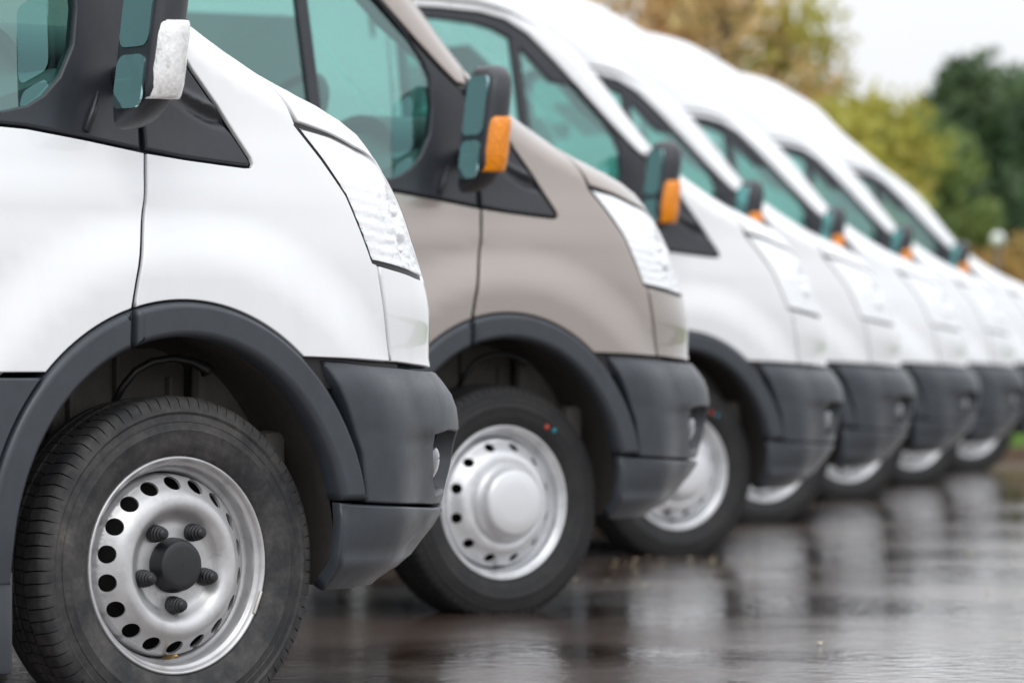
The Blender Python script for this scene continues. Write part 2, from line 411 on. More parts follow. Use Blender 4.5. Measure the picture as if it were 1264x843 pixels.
# outline pieces, all as (s, z)
AZ, AX = .353, -.037
def ell(a, b, a0, a1, n=40):
    return [(AX+a*math.cos(math.radians(a0+(a1-a0)*i/n)), AZ+b*math.sin(math.radians(a0+(a1-a0)*i/n))) for i in range(n+1)]
AO = (.495, .53); AI = (.42, .455)
def ang_o(z): return math.degrees(math.asin((z-AZ)/AO[1]))
GAPX = -.164
ag = math.degrees(math.acos((GAPX-AX)/AO[0])); agi = math.degrees(math.acos((GAPX-.004-AX)/AI[0]))
TRI = [(-.097, 1.195), (0.0, 1.181), (.10, 1.172), (.155, 1.1675), (.172, 1.168), (.176, 1.176), (.172, 1.187), (.10, 1.295), (.042, 1.369), (-.022, 1.47), (-.085, 1.56), (-.108, 1.555), (-.095, 1.47), (-.088, 1.40)]
HLR = [(.304, 1.261), (.365, 1.191), (.425, 1.115), (.467, 1.029), (.493, .972)]
HLT = [(.305, 1.265), (.409, 1.245), (.501, 1.22), (.569, 1.209), (.69, 1.18), (.80, 1.15)]
HLF = [(.80, 1.148), (.86, 1.09), (.86, 1.0), (.81, .945)]
HLB = [(.80, .943), (.701, .949), (.581, .963), (.493, .972)]
WS_Z = [1.57, 1.65, 1.75, 1.85, 1.95, 2.05, 2.12]
SEAM = [(.313, .766), (.40, .762), (.501, .757), (.64, .747), (.80, .742), (1.05, .74)]
FTOP = [(.305, 1.265), (.293, 1.30), (.268, 1.36), (.21, 1.435), (.14, 1.50), (.0, 1.562)]
GL = [(-.421, 1.816), (-.318, 1.70), (-.262, 1.622), (-.242, 1.575), (-.240, 1.489), (-.255, 1.41), (-.293, 1.344), (-.335, 1.306), (-.378, 1.283), (-.44, 1.270), (-.8, 1.286), (-1.10, 1.30), (-1.13, 1.31), (-1.145, 1.34), (-1.155, 1.99), (-1.148, 2.035), (-1.12, 2.057), (-1.0, 2.054), (-.847, 2.041), (-.77, 2.024), (-.702, 1.993), (-.62, 1.92), (-.531, 1.829)]
WF_BOT = [(-.105, 1.197), (-.246, 1.219), (-.389, 1.238), (-.8, 1.258), (-1.19, 1.278)]
WF_TOP = [(-1.195, 2.05), (-1.18, 2.085), (-1.14, 2.095), (-1.0, 2.092), (-.82, 2.082), (-.715, 2.058), (-.62, 2.005), (-.51, 1.905), (-.39, 1.785), (-.285, 1.68), (-.20, 1.60), (-.15, 1.558), (-.112, 1.52), (-.1, 1.45), (-.094, 1.38), (-.097, 1.28)]
XE = 1.6   # beyond the centre line for every level
def cen(z, e=.03): return (sc(z)+e, z)

def build_van():
    r = empty('van')
    parts = {}
    A = []
    W = M['white']
    # fender
    fender = [(-.095, 1.192), (-.110, 1.09), (-.133, 1.0), (-.151, .93), (GAPX, AZ+AO[1]*math.sin(math.radians(ag)))]
    a_end = ang_o(.7655)
    fender += ell(AO[0], AO[1], ag, a_end, 30)[1:]
    fender += [(.42, .761), (.537, .756), (.553, .756), (.524, .891), (.509, .968)]+list(reversed(HLR))[0:]+FTOP
    fender += [(-.085, 1.566), (-.085, 1.56), (-.022, 1.47), (.042, 1.369), (.10, 1.295), (.172, 1.187), (.176, 1.176), (.172, 1.168), (.155, 1.1675), (.10, 1.172), (0, 1.181)]
    fender = [p for i, p in enumerate(fender) if math.hypot(p[0]-fender[i-1][0], p[1]-fender[i-1][1]) > .002]
    A += panel('fender', fender, W, r, res=.03)
    # door: lower skin and painted window surround in one
    door = [(-.097, 1.192), (-.112, 1.09), (-.136, 1.0), (-.155, .93), (GAPX-.004, AZ+AO[1]*math.sin(math.radians(ag)))]
    door += ell(AO[0], AO[1], ag+1.5, 180-ang_o(.733), 20)
    door += [(-1.225, .733), (-1.228, 1.3), (-1.232, 2.04), (-1.225, 2.09), (-1.20, 2.12), (-1.15, 2.128), (-1.0, 2.126), (-.83, 2.115), (-.68, 2.085)]
    door += [(XC(z)+.118, z) for z in (2.02, 1.95, 1.85, 1.75, 1.68, 1.62)] + [(-.100, 1.585), (-.106, 1.556)]
    door += [(-.148, 1.562), (-.197, 1.604), (-.282, 1.684), (-.387, 1.789), (-.507, 1.909), (-.617, 2.009), (-.713, 2.062), (-.82, 2.086), (-1.0, 2.096), (-1.14, 2.099), (-1.184, 2.088), (-1.2, 2.05), (-1.195, 1.276), (-.8, 1.254), (-.389, 1.234), (-.246, 1.215)]
    A += panel('door', door, W, r, res=.035)
    doorn, doorf = A[-2], A[-1]
    # black window frame of the door, glass, divider
    wf = WF_BOT+WF_TOP
    for o in panel('window_frame', wf, M['trim'], r, off=-.003, holes=[GL], bev=.006, gap=.0015, thick=.03): A.append(o)
    DV = [(-.708, 2.0), (-.665, 2.0), (-.625, 1.30), (-.668, 1.29)]
    glr = [p for p in GL if p[0] <= -.70] + []
    def clipx(fx, side):
        out = []; n = len(GL)
        f = lambda p: (p[0]-fx(p[1]))*side
        for i in range(n):
            a, b = GL[i-1], GL[i]
            fa, fb = f(a), f(b)
            if (fa >= 0) != (fb >= 0):
                t = fa/(fa-fb); out.append((a[0]+(b[0]-a[0])*t, a[1]+(b[1]-a[1])*t))
            if fb >= 0: out.append(b)
        return out
    divx = lambda z: -.648-(z-1.50)*.062
    for o in panel('quarter_glass', clipx(lambda z: divx(z)+.012, 1), M['glass'], r, off=-.014, gap=-.006, thick=.004, bev=.001): A.append(o)
    for o in panel('door_glass', clipx(lambda z: divx(z)-.012, -1), M['glass'], r, off=-.018, gap=-.006, thick=.004, bev=.001): A.append(o)
    dv = [(divx(z)+d, z) for d, zs in ((.02, (1.27, 1.4, 1.6, 1.8, 2.02)), (-.02, (2.03, 1.8, 1.6, 1.4, 1.27))) for z in zs]
    for o in panel('window_divider', dv, M['trim'], r, off=-.005, gap=0, thick=.02, bev=.004): A.append(o)
    # black triangle on the fender, with pressed dish
    def dish0(s, z):
        p, n = SP(s, z); u = (s-.085)*.85+(z-1.275)*.5; v = (z-1.275)+(s-.085)*.25-.25*(s-.085)**2*8
        return p+n*(.010*math.exp(-(u/.055)**2)*(math.exp(-((v-.016)/.010)**2)-.9*math.exp(-((v+.008)/.012)**2)))
    def dish(s, z):
        e = .002; a = dish0(s+e, z)-dish0(s-e, z); b = dish0(s, z+e)-dish0(s, z-e); return dish0(s, z), a.cross(b).normalized()
    for o in panel('fender_trim', TRI, M['trim'], r, surf=dish, res=.010, off=-.001, gap=.0035, bev=.006, thick=.02): A.append(o)
    # hood
    hood = [(.309, 1.267)]+HLT[1:]+[(1.0, 1.125), cen(1.11, .06)]
    hood += [cen(z, .06) for z in (1.2, 1.3, 1.4)]+[cen(1.46, .06), (.35, 1.475), (.22, 1.497)]
    hood += [(.144, 1.503), (.214, 1.438), (.272, 1.362), (.297, 1.30)]
    A += panel('hood', hood, W, r, both=True, res=.03)
    # cowl and windscreen
    cowl = [(.0, 1.564), (.14, 1.502), (.22, 1.499), (.35, 1.477), cen(1.462, .06), cen(1.50, .06), (.30, 1.505), (.12, 1.545), (.03, 1.575)]
    A += panel('cowl', cowl, M['trim'], r, both=True, off=-.01)
    ws = [(XC(z)+.175, z) for z in [1.60]+WS_Z[1:]]+[(XC(2.17)+.22, 2.17), (XC(2.2)+.35, 2.205), cen(2.215, .06)]+[cen(z, .06) for z in (2.1, 1.95, 1.8, 1.65)]+[cen(1.502, .06), (.30, 1.507), (.12, 1.547), (.03, 1.578)]
    A += panel('windscreen', ws, M['screen'], r, both=True, off=-.004, thick=.006, bev=.002)
    # body: pillar, roof, cargo side
    body = [(-1.232, .33), (-1.235, 2.045), (-1.23, 2.095), (-1.203, 2.126), (-1.15, 2.134), (-1.0, 2.132), (-.83, 2.121), (-.675, 2.091)]
    body += [(XC(z)+.124, z) for z in (2.02, 1.95, 1.85, 1.75, 1.68, 1.62)]+[(-.094, 1.587), (-.08, 1.572), (.0, 1.568), (.03, 1.58)]
    body += [(XC(z)+.171, z) for z in [1.61]+WS_Z[1:]]+[(XC(2.17)+.216, 2.174), (XC(2.2)+.35, 2.209), cen(2.219, .06)]+[cen(z, .06) for z in (2.3, 2.4, 2.5, 2.6, 2.7, 2.8, 2.845)]
    body += [(-2.0, 2.851), (-4.38, 2.851), (-4.38, .42)]+[(-3.3+.44*math.cos(math.radians(a)), .345+.46*math.sin(math.radians(a))) for a in range(175, -3, -6)]+[(-2.86, .33)]
    A += panel('body', body, W, r, both=True, res=.06, step=.035)
    for o in panel('side_moulding', [(-1.235, .34), (-2.8, .34), (-2.85, .52), (-2.93, .735), (-1.235, .735)], M['plastic'], r, off=.010, bev=.006, res=.2, step=.05): A.append(o)
    for o in panel('side_window', [(-1.60, 1.32), (-2.75, 1.32), (-2.80, 1.36), (-2.80, 1.98), (-2.74, 2.04), (-1.62, 2.04), (-1.57, 1.99), (-1.57, 1.36)], M['dark_glass'], r, off=.003, gap=0, bev=.003, res=.12): A.append(o)
    # rear end
    rows = [.33+.1*i for i in range(23)]+ZROWS[1:]
    pr = [S(-4.375, z) for z in rows]; V_ = [(p.x, p.y+.0, p.z) for p in pr]+[(p.x, 2-p.y, p.z) for p in reversed(pr)]
    A.append(mobj('rear_doors', V_, [tuple(range(len(V_)))], W, r, smooth=False))
    # front end panel, grille
    fp = [(.556, .756), (.674, .749), (.80, .744), (1.05, .742), cen(.742, .06), cen(.9, .06), cen(1.10, .06), (1.0, 1.12), (.805, 1.147), (.866, 1.09), (.866, .996), (.812, .937), (.701, .943), (.581, .957), (.512, .966), (.527, .891)]
    A += panel('front_panel', fp, W, r, both=True)
    gr = [(1.0, .84), cen(.84, .06), cen(.95, .06), cen(1.06, .06), (.97, 1.07), (.93, .97)]
    gp = panel('grille', gr, M['trim'], r, both=True, off=.002, bev=.004, thick=.02); A += gp
    for z in (.88, .93, .98, 1.03):
        g = skin([(1.0, z-.009), cen(z-.009, .06), cen(z+.009, .06), (1.0, z+.009)], off=.009, gap=0, bev=.003, thick=.01)
        V_, F_, Nn = mir(g, True); A.append(mobj('slat', V_, F_, M['plastic'], gp[0], normals=Nn))
    # bumper
    def sculpt(fn):
        def g0(s, z): p, n = SP(s, z); return p+n*fn(s, z)
        def g1(s, z):
            e = .003; s2 = min(s, sc(z)-.02); a = g0(s2+e, z)-g0(s2-e, z); b = g0(s, z+e)-g0(s, z-e); n = a.cross(b)
            return g0(s, z), (n.normalized() if n.length > 1e-9 else Vector((0, -1, 0)))
        return g1
    def f_up(s, z):
        side = 1-sst(.62, .95, s)
        d = -.022*sst(.695, .77, z)**1.5*side
        d -= .007*(1-sst(.586, .606, z))*sst(.50, .66, s)
        d -= .004*(1-sst(.60, .66, z))
        return d
    def f_lo(s, z): return .004*math.exp(-((z-.332)/.009)**2)-.020*(1-sst(.262, .332, z))**1.2-.004*sst(.425, .445, z)
    up = [(.329, .762), (.384, .666), (.428, .562), (.444, .4565), (.505, .4525), (.758, .4405), (1.0, .437), cen(.437, .06), cen(.55, .06), cen(.65, .06), cen(.736, .06), (1.05, .736), (.80, .738), (.674, .743), (.537, .751), (.42, .757)]
    FOG = [(.785, .466), (.745, .500), (.725, .55), (.715, .597), (.80, .606), (.97, .60), (.98, .55), (.95, .475)]
    A += panel('bumper', up, M['plastic'], r, both=True, off=.007, surf=sculpt(f_up), gap=.0015, bev=.006, holes=[FOG], thick=.045, res=.028)
    lo = [(.372, .4595), (.43, .4545), (.505, .4505), (.758, .4385), (1.0, .435), cen(.435, .06), cen(.35, .06), cen(.262, .06), (.55, .262), (.372, .262), (.372, .326), (.373, .40)]
    A += panel('lower_bumper', lo, M['plastic'], r, both=True, off=.006, surf=sculpt(f_lo), gap=.001, bev=.006, thick=.03, res=.028)
    for o in panel('fog_pocket', offset(list(reversed(FOG)) if area(FOG) < 0 else FOG, -.01), M['black'], r, off=-.05, gap=0, bev=.002):
        A.append(o)
    for side in (0, 1):
        p, n = SP(.84, .525); q = Vector(p)-n*.044
        bm = bmesh.new(); bmesh.ops.create_uvsphere(bm, u_segments=24, v_segments=12, radius=.040)
        bmesh.ops.scale(bm, vec=(1, 1, .5), verts=bm.verts[:]); bmesh.ops.rotate(bm, cent=(0, 0, 0), matrix=n.to_track_quat('Z', 'Y').to_matrix(), verts=bm.verts[:])
        bmesh.ops.translate(bm, vec=q, verts=bm.verts[:])
        if side: bmesh.ops.transform(bm, matrix=Matrix.Translation((0, 2, 0)) @ Matrix.Scale(-1, 4, (0, 1, 0)), verts=bm.verts[:]); bmesh.ops.reverse_faces(bm, faces=bm.faces[:])
        A.append(bmobj('fog_lamp', bm, M['foglens'], r))
    # headlights: clear lens over a ribbed reflector
    hl = list(reversed(HLB))[0:]+[]
    hlp = HLR+[(.581, .962), (.701, .948), (.80, .943), (.81, .945), (.86, 1.0), (.86, 1.09), (.80, 1.148), (.69, 1.178), (.569, 1.207), (.501, 1.218), (.409, 1.243)]
    hln = [mobj('headlight', *(lambda g: (g[0], g[1]))(g_), M['reflector'], r, normals=g_[2]) for g_ in [None][1:]]
    def refl(s, z):
        p, n = SP(s, z)
        d = -.004 - .0022*(.5+.5*math.cos((z+.10*s)*2*PI/.026))*sst(.33, .40, s-(1.25-z)*.25)*(1-sst(1.13, 1.17, z))
        for (cs, cz, cr) in ((.66, 1.09, .055), (.655, 1.005, .034), (.75, 1.0, .04), (.78, 1.08, .05)):
            rr = math.hypot((s-cs), z-cz)/cr
            if rr < 1: d -= .034*(1-rr*rr)**.5
            elif rr < 1.12: d += .002
        return p+n*d, n
    def refl_n(s, z):
        e = .003; p, n = refl(s, z); a = refl(s+e, z)[0]-refl(s-e, z)[0]; b = refl(s, z+e)[0]-refl(s, z-e)[0]
        return p, a.cross(b).normalized()
    g = skin(hlp, gap=.0055, thick=0.0, bev=.001, res=.009, step=.012, surf=refl_n)
    lamp = [mobj('headlight', g[0], g[1], M['reflector'], r, normals=g[2])]
    g2 = mir(g); lamp.append(mobj('headlight', g2[0], g2[1], M['reflector'], r, normals=g2[2]))
    A += lamp
    for (cs, cz, br) in ((.66, 1.09, .016), (.655, 1.005, .010), (.78, 1.08, .016)):
        for i in (0, 1):
            p, n = SP(cs, cz); q = p-n*.016
            if i: q = Vector((q.x, 2-q.y, q.z))
            bm = bmesh.new(); bmesh.ops.create_uvsphere(bm, u_segments=12, v_segments=8, radius=br); bmesh.ops.translate(bm, vec=q, verts=bm.verts[:])
            A.append(bmobj('bulb', bm, M['chrome'], lamp[i]))
    gl_ = skin(hlp, off=.001, gap=.0045, thick=.02, bev=.003, res=.03, step=.015)
    for i, gg in enumerate((gl_, mir(gl_))):
        A.append(mobj('lens', gg[0], gg[1], M['lens'], lamp[i], normals=gg[2]))
    gs = [(q[0], q[1]) for q in hlp]
    # dark seal channel behind lamp edge and panel gaps
    for o in panel('lamp_seal', hlp, M['black'], r, off=-.006, gap=-.006, thick=.03, bev=.001, holes=[offset(hlp if area(hlp) > 0 else list(reversed(hlp)), .006)], step=.02): A.append(o)
    # arch trims
    tf = ell(AO[0], AO[1], ag-.25, ang_o(.462), 36)+ell(AI[0], AI[1], math.degrees(math.asin((.462-AZ)/AI[1])), agi-.5, 36)
    A += panel('arch_trim', tf, M['plastic'], r, off=.014, gap=.001, bev=.015, thick=.055, step=.015, res=.03)
    al = 180-math.degrees(math.asin((.30-AZ)/AO[1])); ali = 180-math.degrees(math.asin((.30-AZ)/AI[1]))
    td = ell(AO[0], AO[1], ag+.5, al, 36)+ell(AI[0], AI[1], ali, agi+.5, 36)
    A += panel('arch_trim', td, M['plastic'], r, off=.014, gap=.001, bev=.015, thick=.055, step=.015, res=.03)
    dc = ell(AO[0]+.002, AO[1], 180-ang_o(.727), al, 20)+[(-1.222, .30), (-1.222, .727)]
    A += panel('door_cladding', dc, M['plastic'], r, off=.006, gap=.002, bev=.006, thick=.03, res=.05)
    # added black backing behind shut lines and bumper seam, standing in for gap shade
    bk = [(-.19, .90), (-.06, .90), (-.04, 1.16), (.2, 1.15), (.2, 1.19), (.0, 1.47), (-.05, 1.60), (-.15, 1.60), (-.14, 1.15)]
    for o in panel('shut_line_backing', bk, M['black'], r, off=-.02, gap=0, thick=.01, bev=.001, res=.06): A.append(o)
    for sgn in (0, 1):
        gg = skin([(.25, .70), (.62, .70), (.62, .80), (.25, .80)], off=-.02, gap=0, thick=.01, bev=.001, res=.05)
        if sgn: gg = mir(gg)
        A.append(mobj('bumper_seam_backing', gg[0], gg[1], M['black'], r, normals=gg[2]))  # black strip added behind the bumper seam in place of its shade
    zz = [1.50, 1.56, 1.62, 1.7, 1.8, 1.9, 2.0, 2.06]
    for o in panel('pillar_lining', [(XC(z)+.185, z) for z in zz]+[(-.75, 2.15), (-1.22, 2.16), (-1.27, 2.10), (-1.27, 1.30), (-1.175, 1.30), (-1.175, 2.07), (-.84, 2.06), (-.715, 2.02), (-.60, 1.935), (-.49, 1.835), (-.38, 1.725), (-.25, 1.625), (-.19, 1.57), (-.14, 1.50)], M['trim'], r, off=-.024, gap=0, thick=.02, bev=.001, res=.05): A.append(o)
    # underside
    fl = []
    bm = bmesh.new(); box(bm, (-2.5, 1.0, .42), (3.7, 1.7, .14), .02); box(bm, (-.1, 1.0, .40), (1.1, 1.24, .16), .03); box(bm, (.62, 1.0, .42), (.46, 1.3, .22), .03)
    A.append(bmobj('underbody', bm, M['dark'], r, auto=40))
    # wheel wells
    for side in (0, 1):
        V_, F_ = [], []
        n = 36; ys = [.035, .10, .20, .30, .335]; rs = [.455, .47, .475, .47, .44]
        for i in range(n+1):
            a = math.radians(-9+205*i/n); 
            for y, q in zip(ys, rs): V_.append((AX+.02+q*.92*math.cos(a), y, AZ+q*math.sin(a)))
        for i in range(n):
            for j in range(4): F_.append((i*5+j, (i+1)*5+j, (i+1)*5+j+1, i*5+j+1))
        c0 = len(V_); V_.append((AX, .335, AZ+.05))
        for i in range(n): F_.append((i*5+4, (i+1)*5+4, c0))
        if side: V_ = [(x, 2-y, z) for x, y, z in V_]; F_ = [tuple(reversed(f)) for f in F_]
        wl = mobj('wheel_well', V_, F_, M['liner'], r); A.append(wl)
        g = lambda y: (2-y if side else y)
        bm = bmesh.new()
        for x, z, sx, sz in ((-.10, .68, .012, .16), (.02, .70, .010, .15), (.16, .66, .012, .13), (.245, .58, .010, .10)): box(bm, (x, g(.305), z), (sx, .03, sz), .003)
        box(bm, (.03, g(.318), .64), (.36, .02, .30), .01); box(bm, (.16, g(.29), .59), (.14, .03, .09), .02); box(bm, (.18, g(.29), .555), (.26, .03, .008), .002)
        A.append(bmobj('inner_panel', bm, M['inner'], wl, auto=40))
        bm = bmesh.new(); box(bm, (.335, g(.20), .52), (.06, .10, .18), .018); box(bm, (.30, g(.27), .62), (.20, .04, .30), .02); box(bm, (.355, g(.23), .40), (.03, .12, .10), .01)
        A.append(bmobj('duct', bm, M['inner'], wl, auto=40))
        hose = [(-.07, g(.19), .66), (-.055, g(.17), .705), (-.03, g(.16), .738), (.01, g(.155), .758), (.06, g(.15), .765), (.11, g(.15), .758), (.145, g(.15), .745), (.152, g(.15), .735)]
        v, f = tube(hose, [.008, .008, .008, .008, .008, .009, .014, .016], 8); A.append(mobj('brake_hose', v, f, M['black'], wl))
        v, f = tube([(-.20, g(.30), .50), (-.20, g(.30), .80)], .032, 12); v2, f2 = tube([(-.14, g(.3), .56), (-.14, g(.3), .80)], .018, 10)
        A.append(mobj('strut', *merge((v, f), (v2, f2)), M['inner'], wl))
        bm = bmesh.new(); box(bm, (-.487, g(.095), .235), (.07, .22, .22), .014); A.append(bmobj('mud_flap', bm, M['plastic'], r, auto=40))
    # mirrors
    def mirror_parts(side):
        def sec(y, k):                     # k 0 inner .. 1 outer
            return y
        V_, F_ = [], []; ny, na = 14, 28
        for i in range(ny+1):
            k = i/ny; y = -.040-.146*k
            top = 1.603-.05*max(0, k-.45)**2/.3-.03*(1-min(1, k/.15))**2; bot = 1.232+.075*k**1.4-.010*math.sin(k*PI)
            xb = -.240-.006*k; xf = xb+.062+.036*math.sin(k*PI)**.6
            sh = 1.0 if 0 < i < ny else .82
            cx, cz = (xb+xf)/2, (top+bot)/2; hx, hz = (xf-xb)/2*sh, (top-bot)/2*sh
            if k > .85: q = (k-.85)/.15; hz *= 1-.12*q*q; hx *= 1-.35*q*q; cx += .004*q
            for j in range(na):
                a = 2*PI*j/na; c_, s_ = math.cos(a), math.sin(a)
                ex = 2/4.2; px = math.copysign(abs(c_)**ex, c_); pz = math.copysign(abs(s_)**ex, s_)
                V_.append((cx+hx*px+(cz+hz*pz-1.26)*.14, y, cz+hz*pz))
        for i in range(ny):
            for j in range(na): F_.append((i*na+j, (i+1)*na+j, (i+1)*na+(j+1) % na, i*na+(j+1) % na))
        F_.append(tuple(range(na))); F_.append(tuple(ny*na+j for j in range(na-1, -1, -1)))
        fx = (lambda P_: [(x, 2-y, z) for x, y, z in P_]) if side else (lambda P_: P_)
        ff = (lambda Q: [tuple(reversed(q)) for q in Q]) if side else (lambda Q: Q)
        mo = mobj('mirror', fx(V_), ff(F_), M['trim'], r); mo.data.set_sharp_from_angle(angle=math.radians(50)); A.append(mo)
        # glasses on the rear face
        def gpane(y0, y1, z0, z1, rr):
            pts = []
            for cy, cz_, a0 in ((y1+rr, z0+rr, 180), (y0-rr, z0+rr, 270), (y0-rr, z1-rr, 0), (y1+rr, z1-rr, 90)):
                for q in range(6):
                    a = math.radians(a0+90*q/5); pts.append((cy+rr*math.cos(a), cz_+rr*math.sin(a)))
            Vg = []
            for dy, dx in ((0, 0), (0, 1)):
                for y, z in pts:
                    k = (-.040-y)/.146; Vg.append((-.240-.006*k+.002-.005*dx+(z-1.26)*.14, y, z))
            n = len(pts); Fg = [tuple(range(n, 2*n))]+[(i, (i+1) % n, n+(i+1) % n, n+i) for i in range(n)]
            return Vg, Fg
        v, f = gpane(-.052, -.160, 1.398, 1.572, .024); A.append(mobj('mirror_glass', fx(v), ff(f), M['mirror'], mo, smooth=False))
        v, f = gpane(-.053, -.156, 1.272, 1.382, .024); A.append(mobj('mirror_glass', fx(v), ff(f), M['mirror'], mo, smooth=False))
        # indicator wrapped round the outer edge
        Vi, Fi = [], []; zs = [1.290, 1.298, 1.32, 1.35, 1.39, 1.42, 1.442, 1.45]; na2 = 14
        for z in zs:
            edge = min(1, (z-1.28)/.03, (1.458-z)/.02)
            for j in range(na2+1):
                a = PI*(j/na2)
                y = -.155-.050*math.sin(a)*(.75+.25*edge)
                x = -.198-.044*math.cos(a)*(.9+.1*edge)+(z-1.26)*.14
                low = .022*(1-sst(1.29, 1.35, z))
                Vi.append((x+low*.25, y+low*.35, z))
        k = na2+1
        for i in range(len(zs)-1):
            for j in range(na2): Fi.append((i*k+j, i*k+j+1, (i+1)*k+j+1, (i+1)*k+j))
        Fi.append(tuple(range(k-1, -1, -1))); Fi.append(tuple((len(zs)-1)*k+j for j in range(k)))
        io = mobj('indicator', fx(Vi), ff(Fi), M['amber'], mo); A.append(io)
        v, f = tube([(-.13, .06, 1.34), (-.15, .01, 1.345), (-.18, -.06, 1.35)], [.035, .026, .022], 12)
        A.append(mobj('mirror_arm', fx(v), ff(f), M['trim'], mo))
        return mo
    mirror_parts(0); mirror_parts(1)
    # raised rib on the mirror sail of the door
    for side in (0, 1):
        p1, n1 = SP(-.240, 1.232); p2, n2 = SP(-.200, 1.315); v, f = tube([p1-n1*.002, (p1+p2)/2+n1*.002, p2-n2*.004], [.008, .007, .003], 8)
        if side: v = [(x, 2-y, z) for x, y, z in v]; f = [tuple(reversed(q)) for q in f]
        A.append(mobj('trim_rib', v, f, M['trim'], r))
        bm = bmesh.new(); box(bm, (-1.08, (-.012 if not side else 2.012), 1.12), (.20, .035, .035), .012); A.append(bmobj('door_handle', bm, W, r, auto=60))
    # cab inside
    bm = bmesh.new(); box(bm, (-1.30, 1.0, 1.35), (.03, 1.72, 1.5), .01); A.append(bmobj('bulkhead', bm, M['cream'], r, auto=40))
    bm = bmesh.new(); box(bm, (-.6, 1.0, .85), (1.3, 1.80, .04)); A.append(bmobj('cab_floor', bm, M['dash'], r))
    # dashboard profile swept across the cab
    pr = [(-.50, .95), (-.47, 1.18), (-.42, 1.29), (-.30, 1.33), (-.14, 1.355), (-.02, 1.38), (.08, 1.40), (.12, 1.2), (.10, .9)]
    V_ = []; F_ = []; ys = [.12, .3, .45, .62, .8, 1.0, 1.3, 1.6, 1.88]
    for y in ys:
        hump = .085*math.exp(-((y-.50)/.17)**2)
        for x, z in pr: V_.append((x-.03*math.exp(-((y-.48)/.2)**2)*(z > 1.2), y, z+hump*(1.25 < z < 1.37)))
    k = len(pr)
    for i in range(len(ys)-1):
        for j in range(k-1): F_.append((i*k+j, i*k+j+1, (i+1)*k+j+1, (i+1)*k+j))
    F_ += [tuple(range(k)), tuple((len(ys)-1)*k+j for j in range(k-1, -1, -1))]
    da = mobj('dashboard', V_, F_, M['dash'], r); da.data.set_sharp_from_angle(angle=math.radians(45)); A.append(da)
    arch = []
    for k in range(17):
        a = PI*k/16; arch.append((.48-.20*math.cos(a), 1.335+.145*math.sin(a)**.8))
    V_ = [(x, y, z) for x in (-.23, -.04) for y, z in arch]+[(x, .48+(y-.48)*.86, 1.335+(z-1.335)*.86) for x in (-.23, -.06) for y, z in arch]; F_ = []
    for k in range(16):
        F_ += [(k, k+1, 17+k+1, 17+k), (34+k, 51+k, 51+k+1, 34+k+1), (k, 34+k, 34+k+1, k+1), (17+k, 17+k+1, 51+k+1, 51+k)]
    ih = mobj('instrument_hood', V_, F_, M['black'], r); ih.data.set_sharp_from_angle(angle=math.radians(40)); A.append(ih)
    for yc in (.39, .57):
        v, f = tube([(-.14+.03*math.sin(a)*0, yc+.062*math.cos(a), 1.39+.062*math.sin(a)) for a in [2*PI*i/20 for i in range(20)]], .007, 6, True); A.append(mobj('dial_ring', v, f, M['visor'], ih))
    # steering wheel, on the near (right-hand) side
    ctr = Vector((-.50, .50, 1.43)); q = Matrix.Rotation(math.radians(-58), 3, 'Y')
    ringp = [ctr+q @ Vector((.19*math.cos(a), .19*math.sin(a), 0)) for a in [2*PI*i/32 for i in range(32)]]
    v, f = tube(ringp, .016, 10, True); sw = mobj('steering_wheel', v, f, M['black'], r); A.append(sw)
    bm = bmesh.new(); box(bm, (0, 0, -.01), (.13, .14, .05), .02); box(bm, (0, .1, -.005), (.035, .14, .02), .006); box(bm, (0, -.1, -.005), (.035, .14, .02), .006); box(bm, (-.1, 0, -.005), (.14, .03, .02), .006)
    bmesh.ops.rotate(bm, cent=(0, 0, 0), matrix=q, verts=bm.verts[:]); bmesh.ops.translate(bm, vec=ctr, verts=bm.verts[:]); A.append(bmobj('wheel_boss', bm, M['dash'], sw, auto=40))
    for i, y in enumerate((.5, 1.45)):
        bm = bmesh.new(); box(bm, (0, 0, 0), (.22, .38, .022), .008, Matrix.Rotation(math.radians(38), 3, 'Y')); bmesh.ops.translate(bm, vec=(-.70, y, 1.90), verts=bm.verts[:]); A.append(bmobj('sun_visor', bm, M['visor'], r, auto=40))
    bm = bmesh.new(); box(bm, (-.62, .98, 1.86), (.03, .24, .075), .012); A.append(bmobj('inside_mirror', bm, M['dash'], r, auto=40))
    bm = bmesh.new(); box(bm, (-1.05, 1.0, 2.12), (.55, 1.56, .02), .008); A.append(bmobj('headlining', bm, M['visor'], r, auto=40))
    # seats
    for y, wd in ((.47, .5), (1.42, .60)):
        bm = bmesh.new(); box(bm, (-.85, y, 1.0), (.5, wd, .16), .05, seg=3); se = bmobj('seat', bm, M['cloth'], r, auto=60); A.append(se)
        bm = bmesh.new(); box(bm, (-.98, y, 1.38), (.15, wd-.04, .66), .06, Matrix.Identity(3), 3); A.append(bmobj('seat_back', bm, M['cloth'], se, auto=60))
        bm = bmesh.new(); box(bm, (-1.0, y, 1.80), (.10, .28, .18), .04, seg=3); A.append(bmobj('headrest', bm, M['cloth'], se, auto=60))
    return r
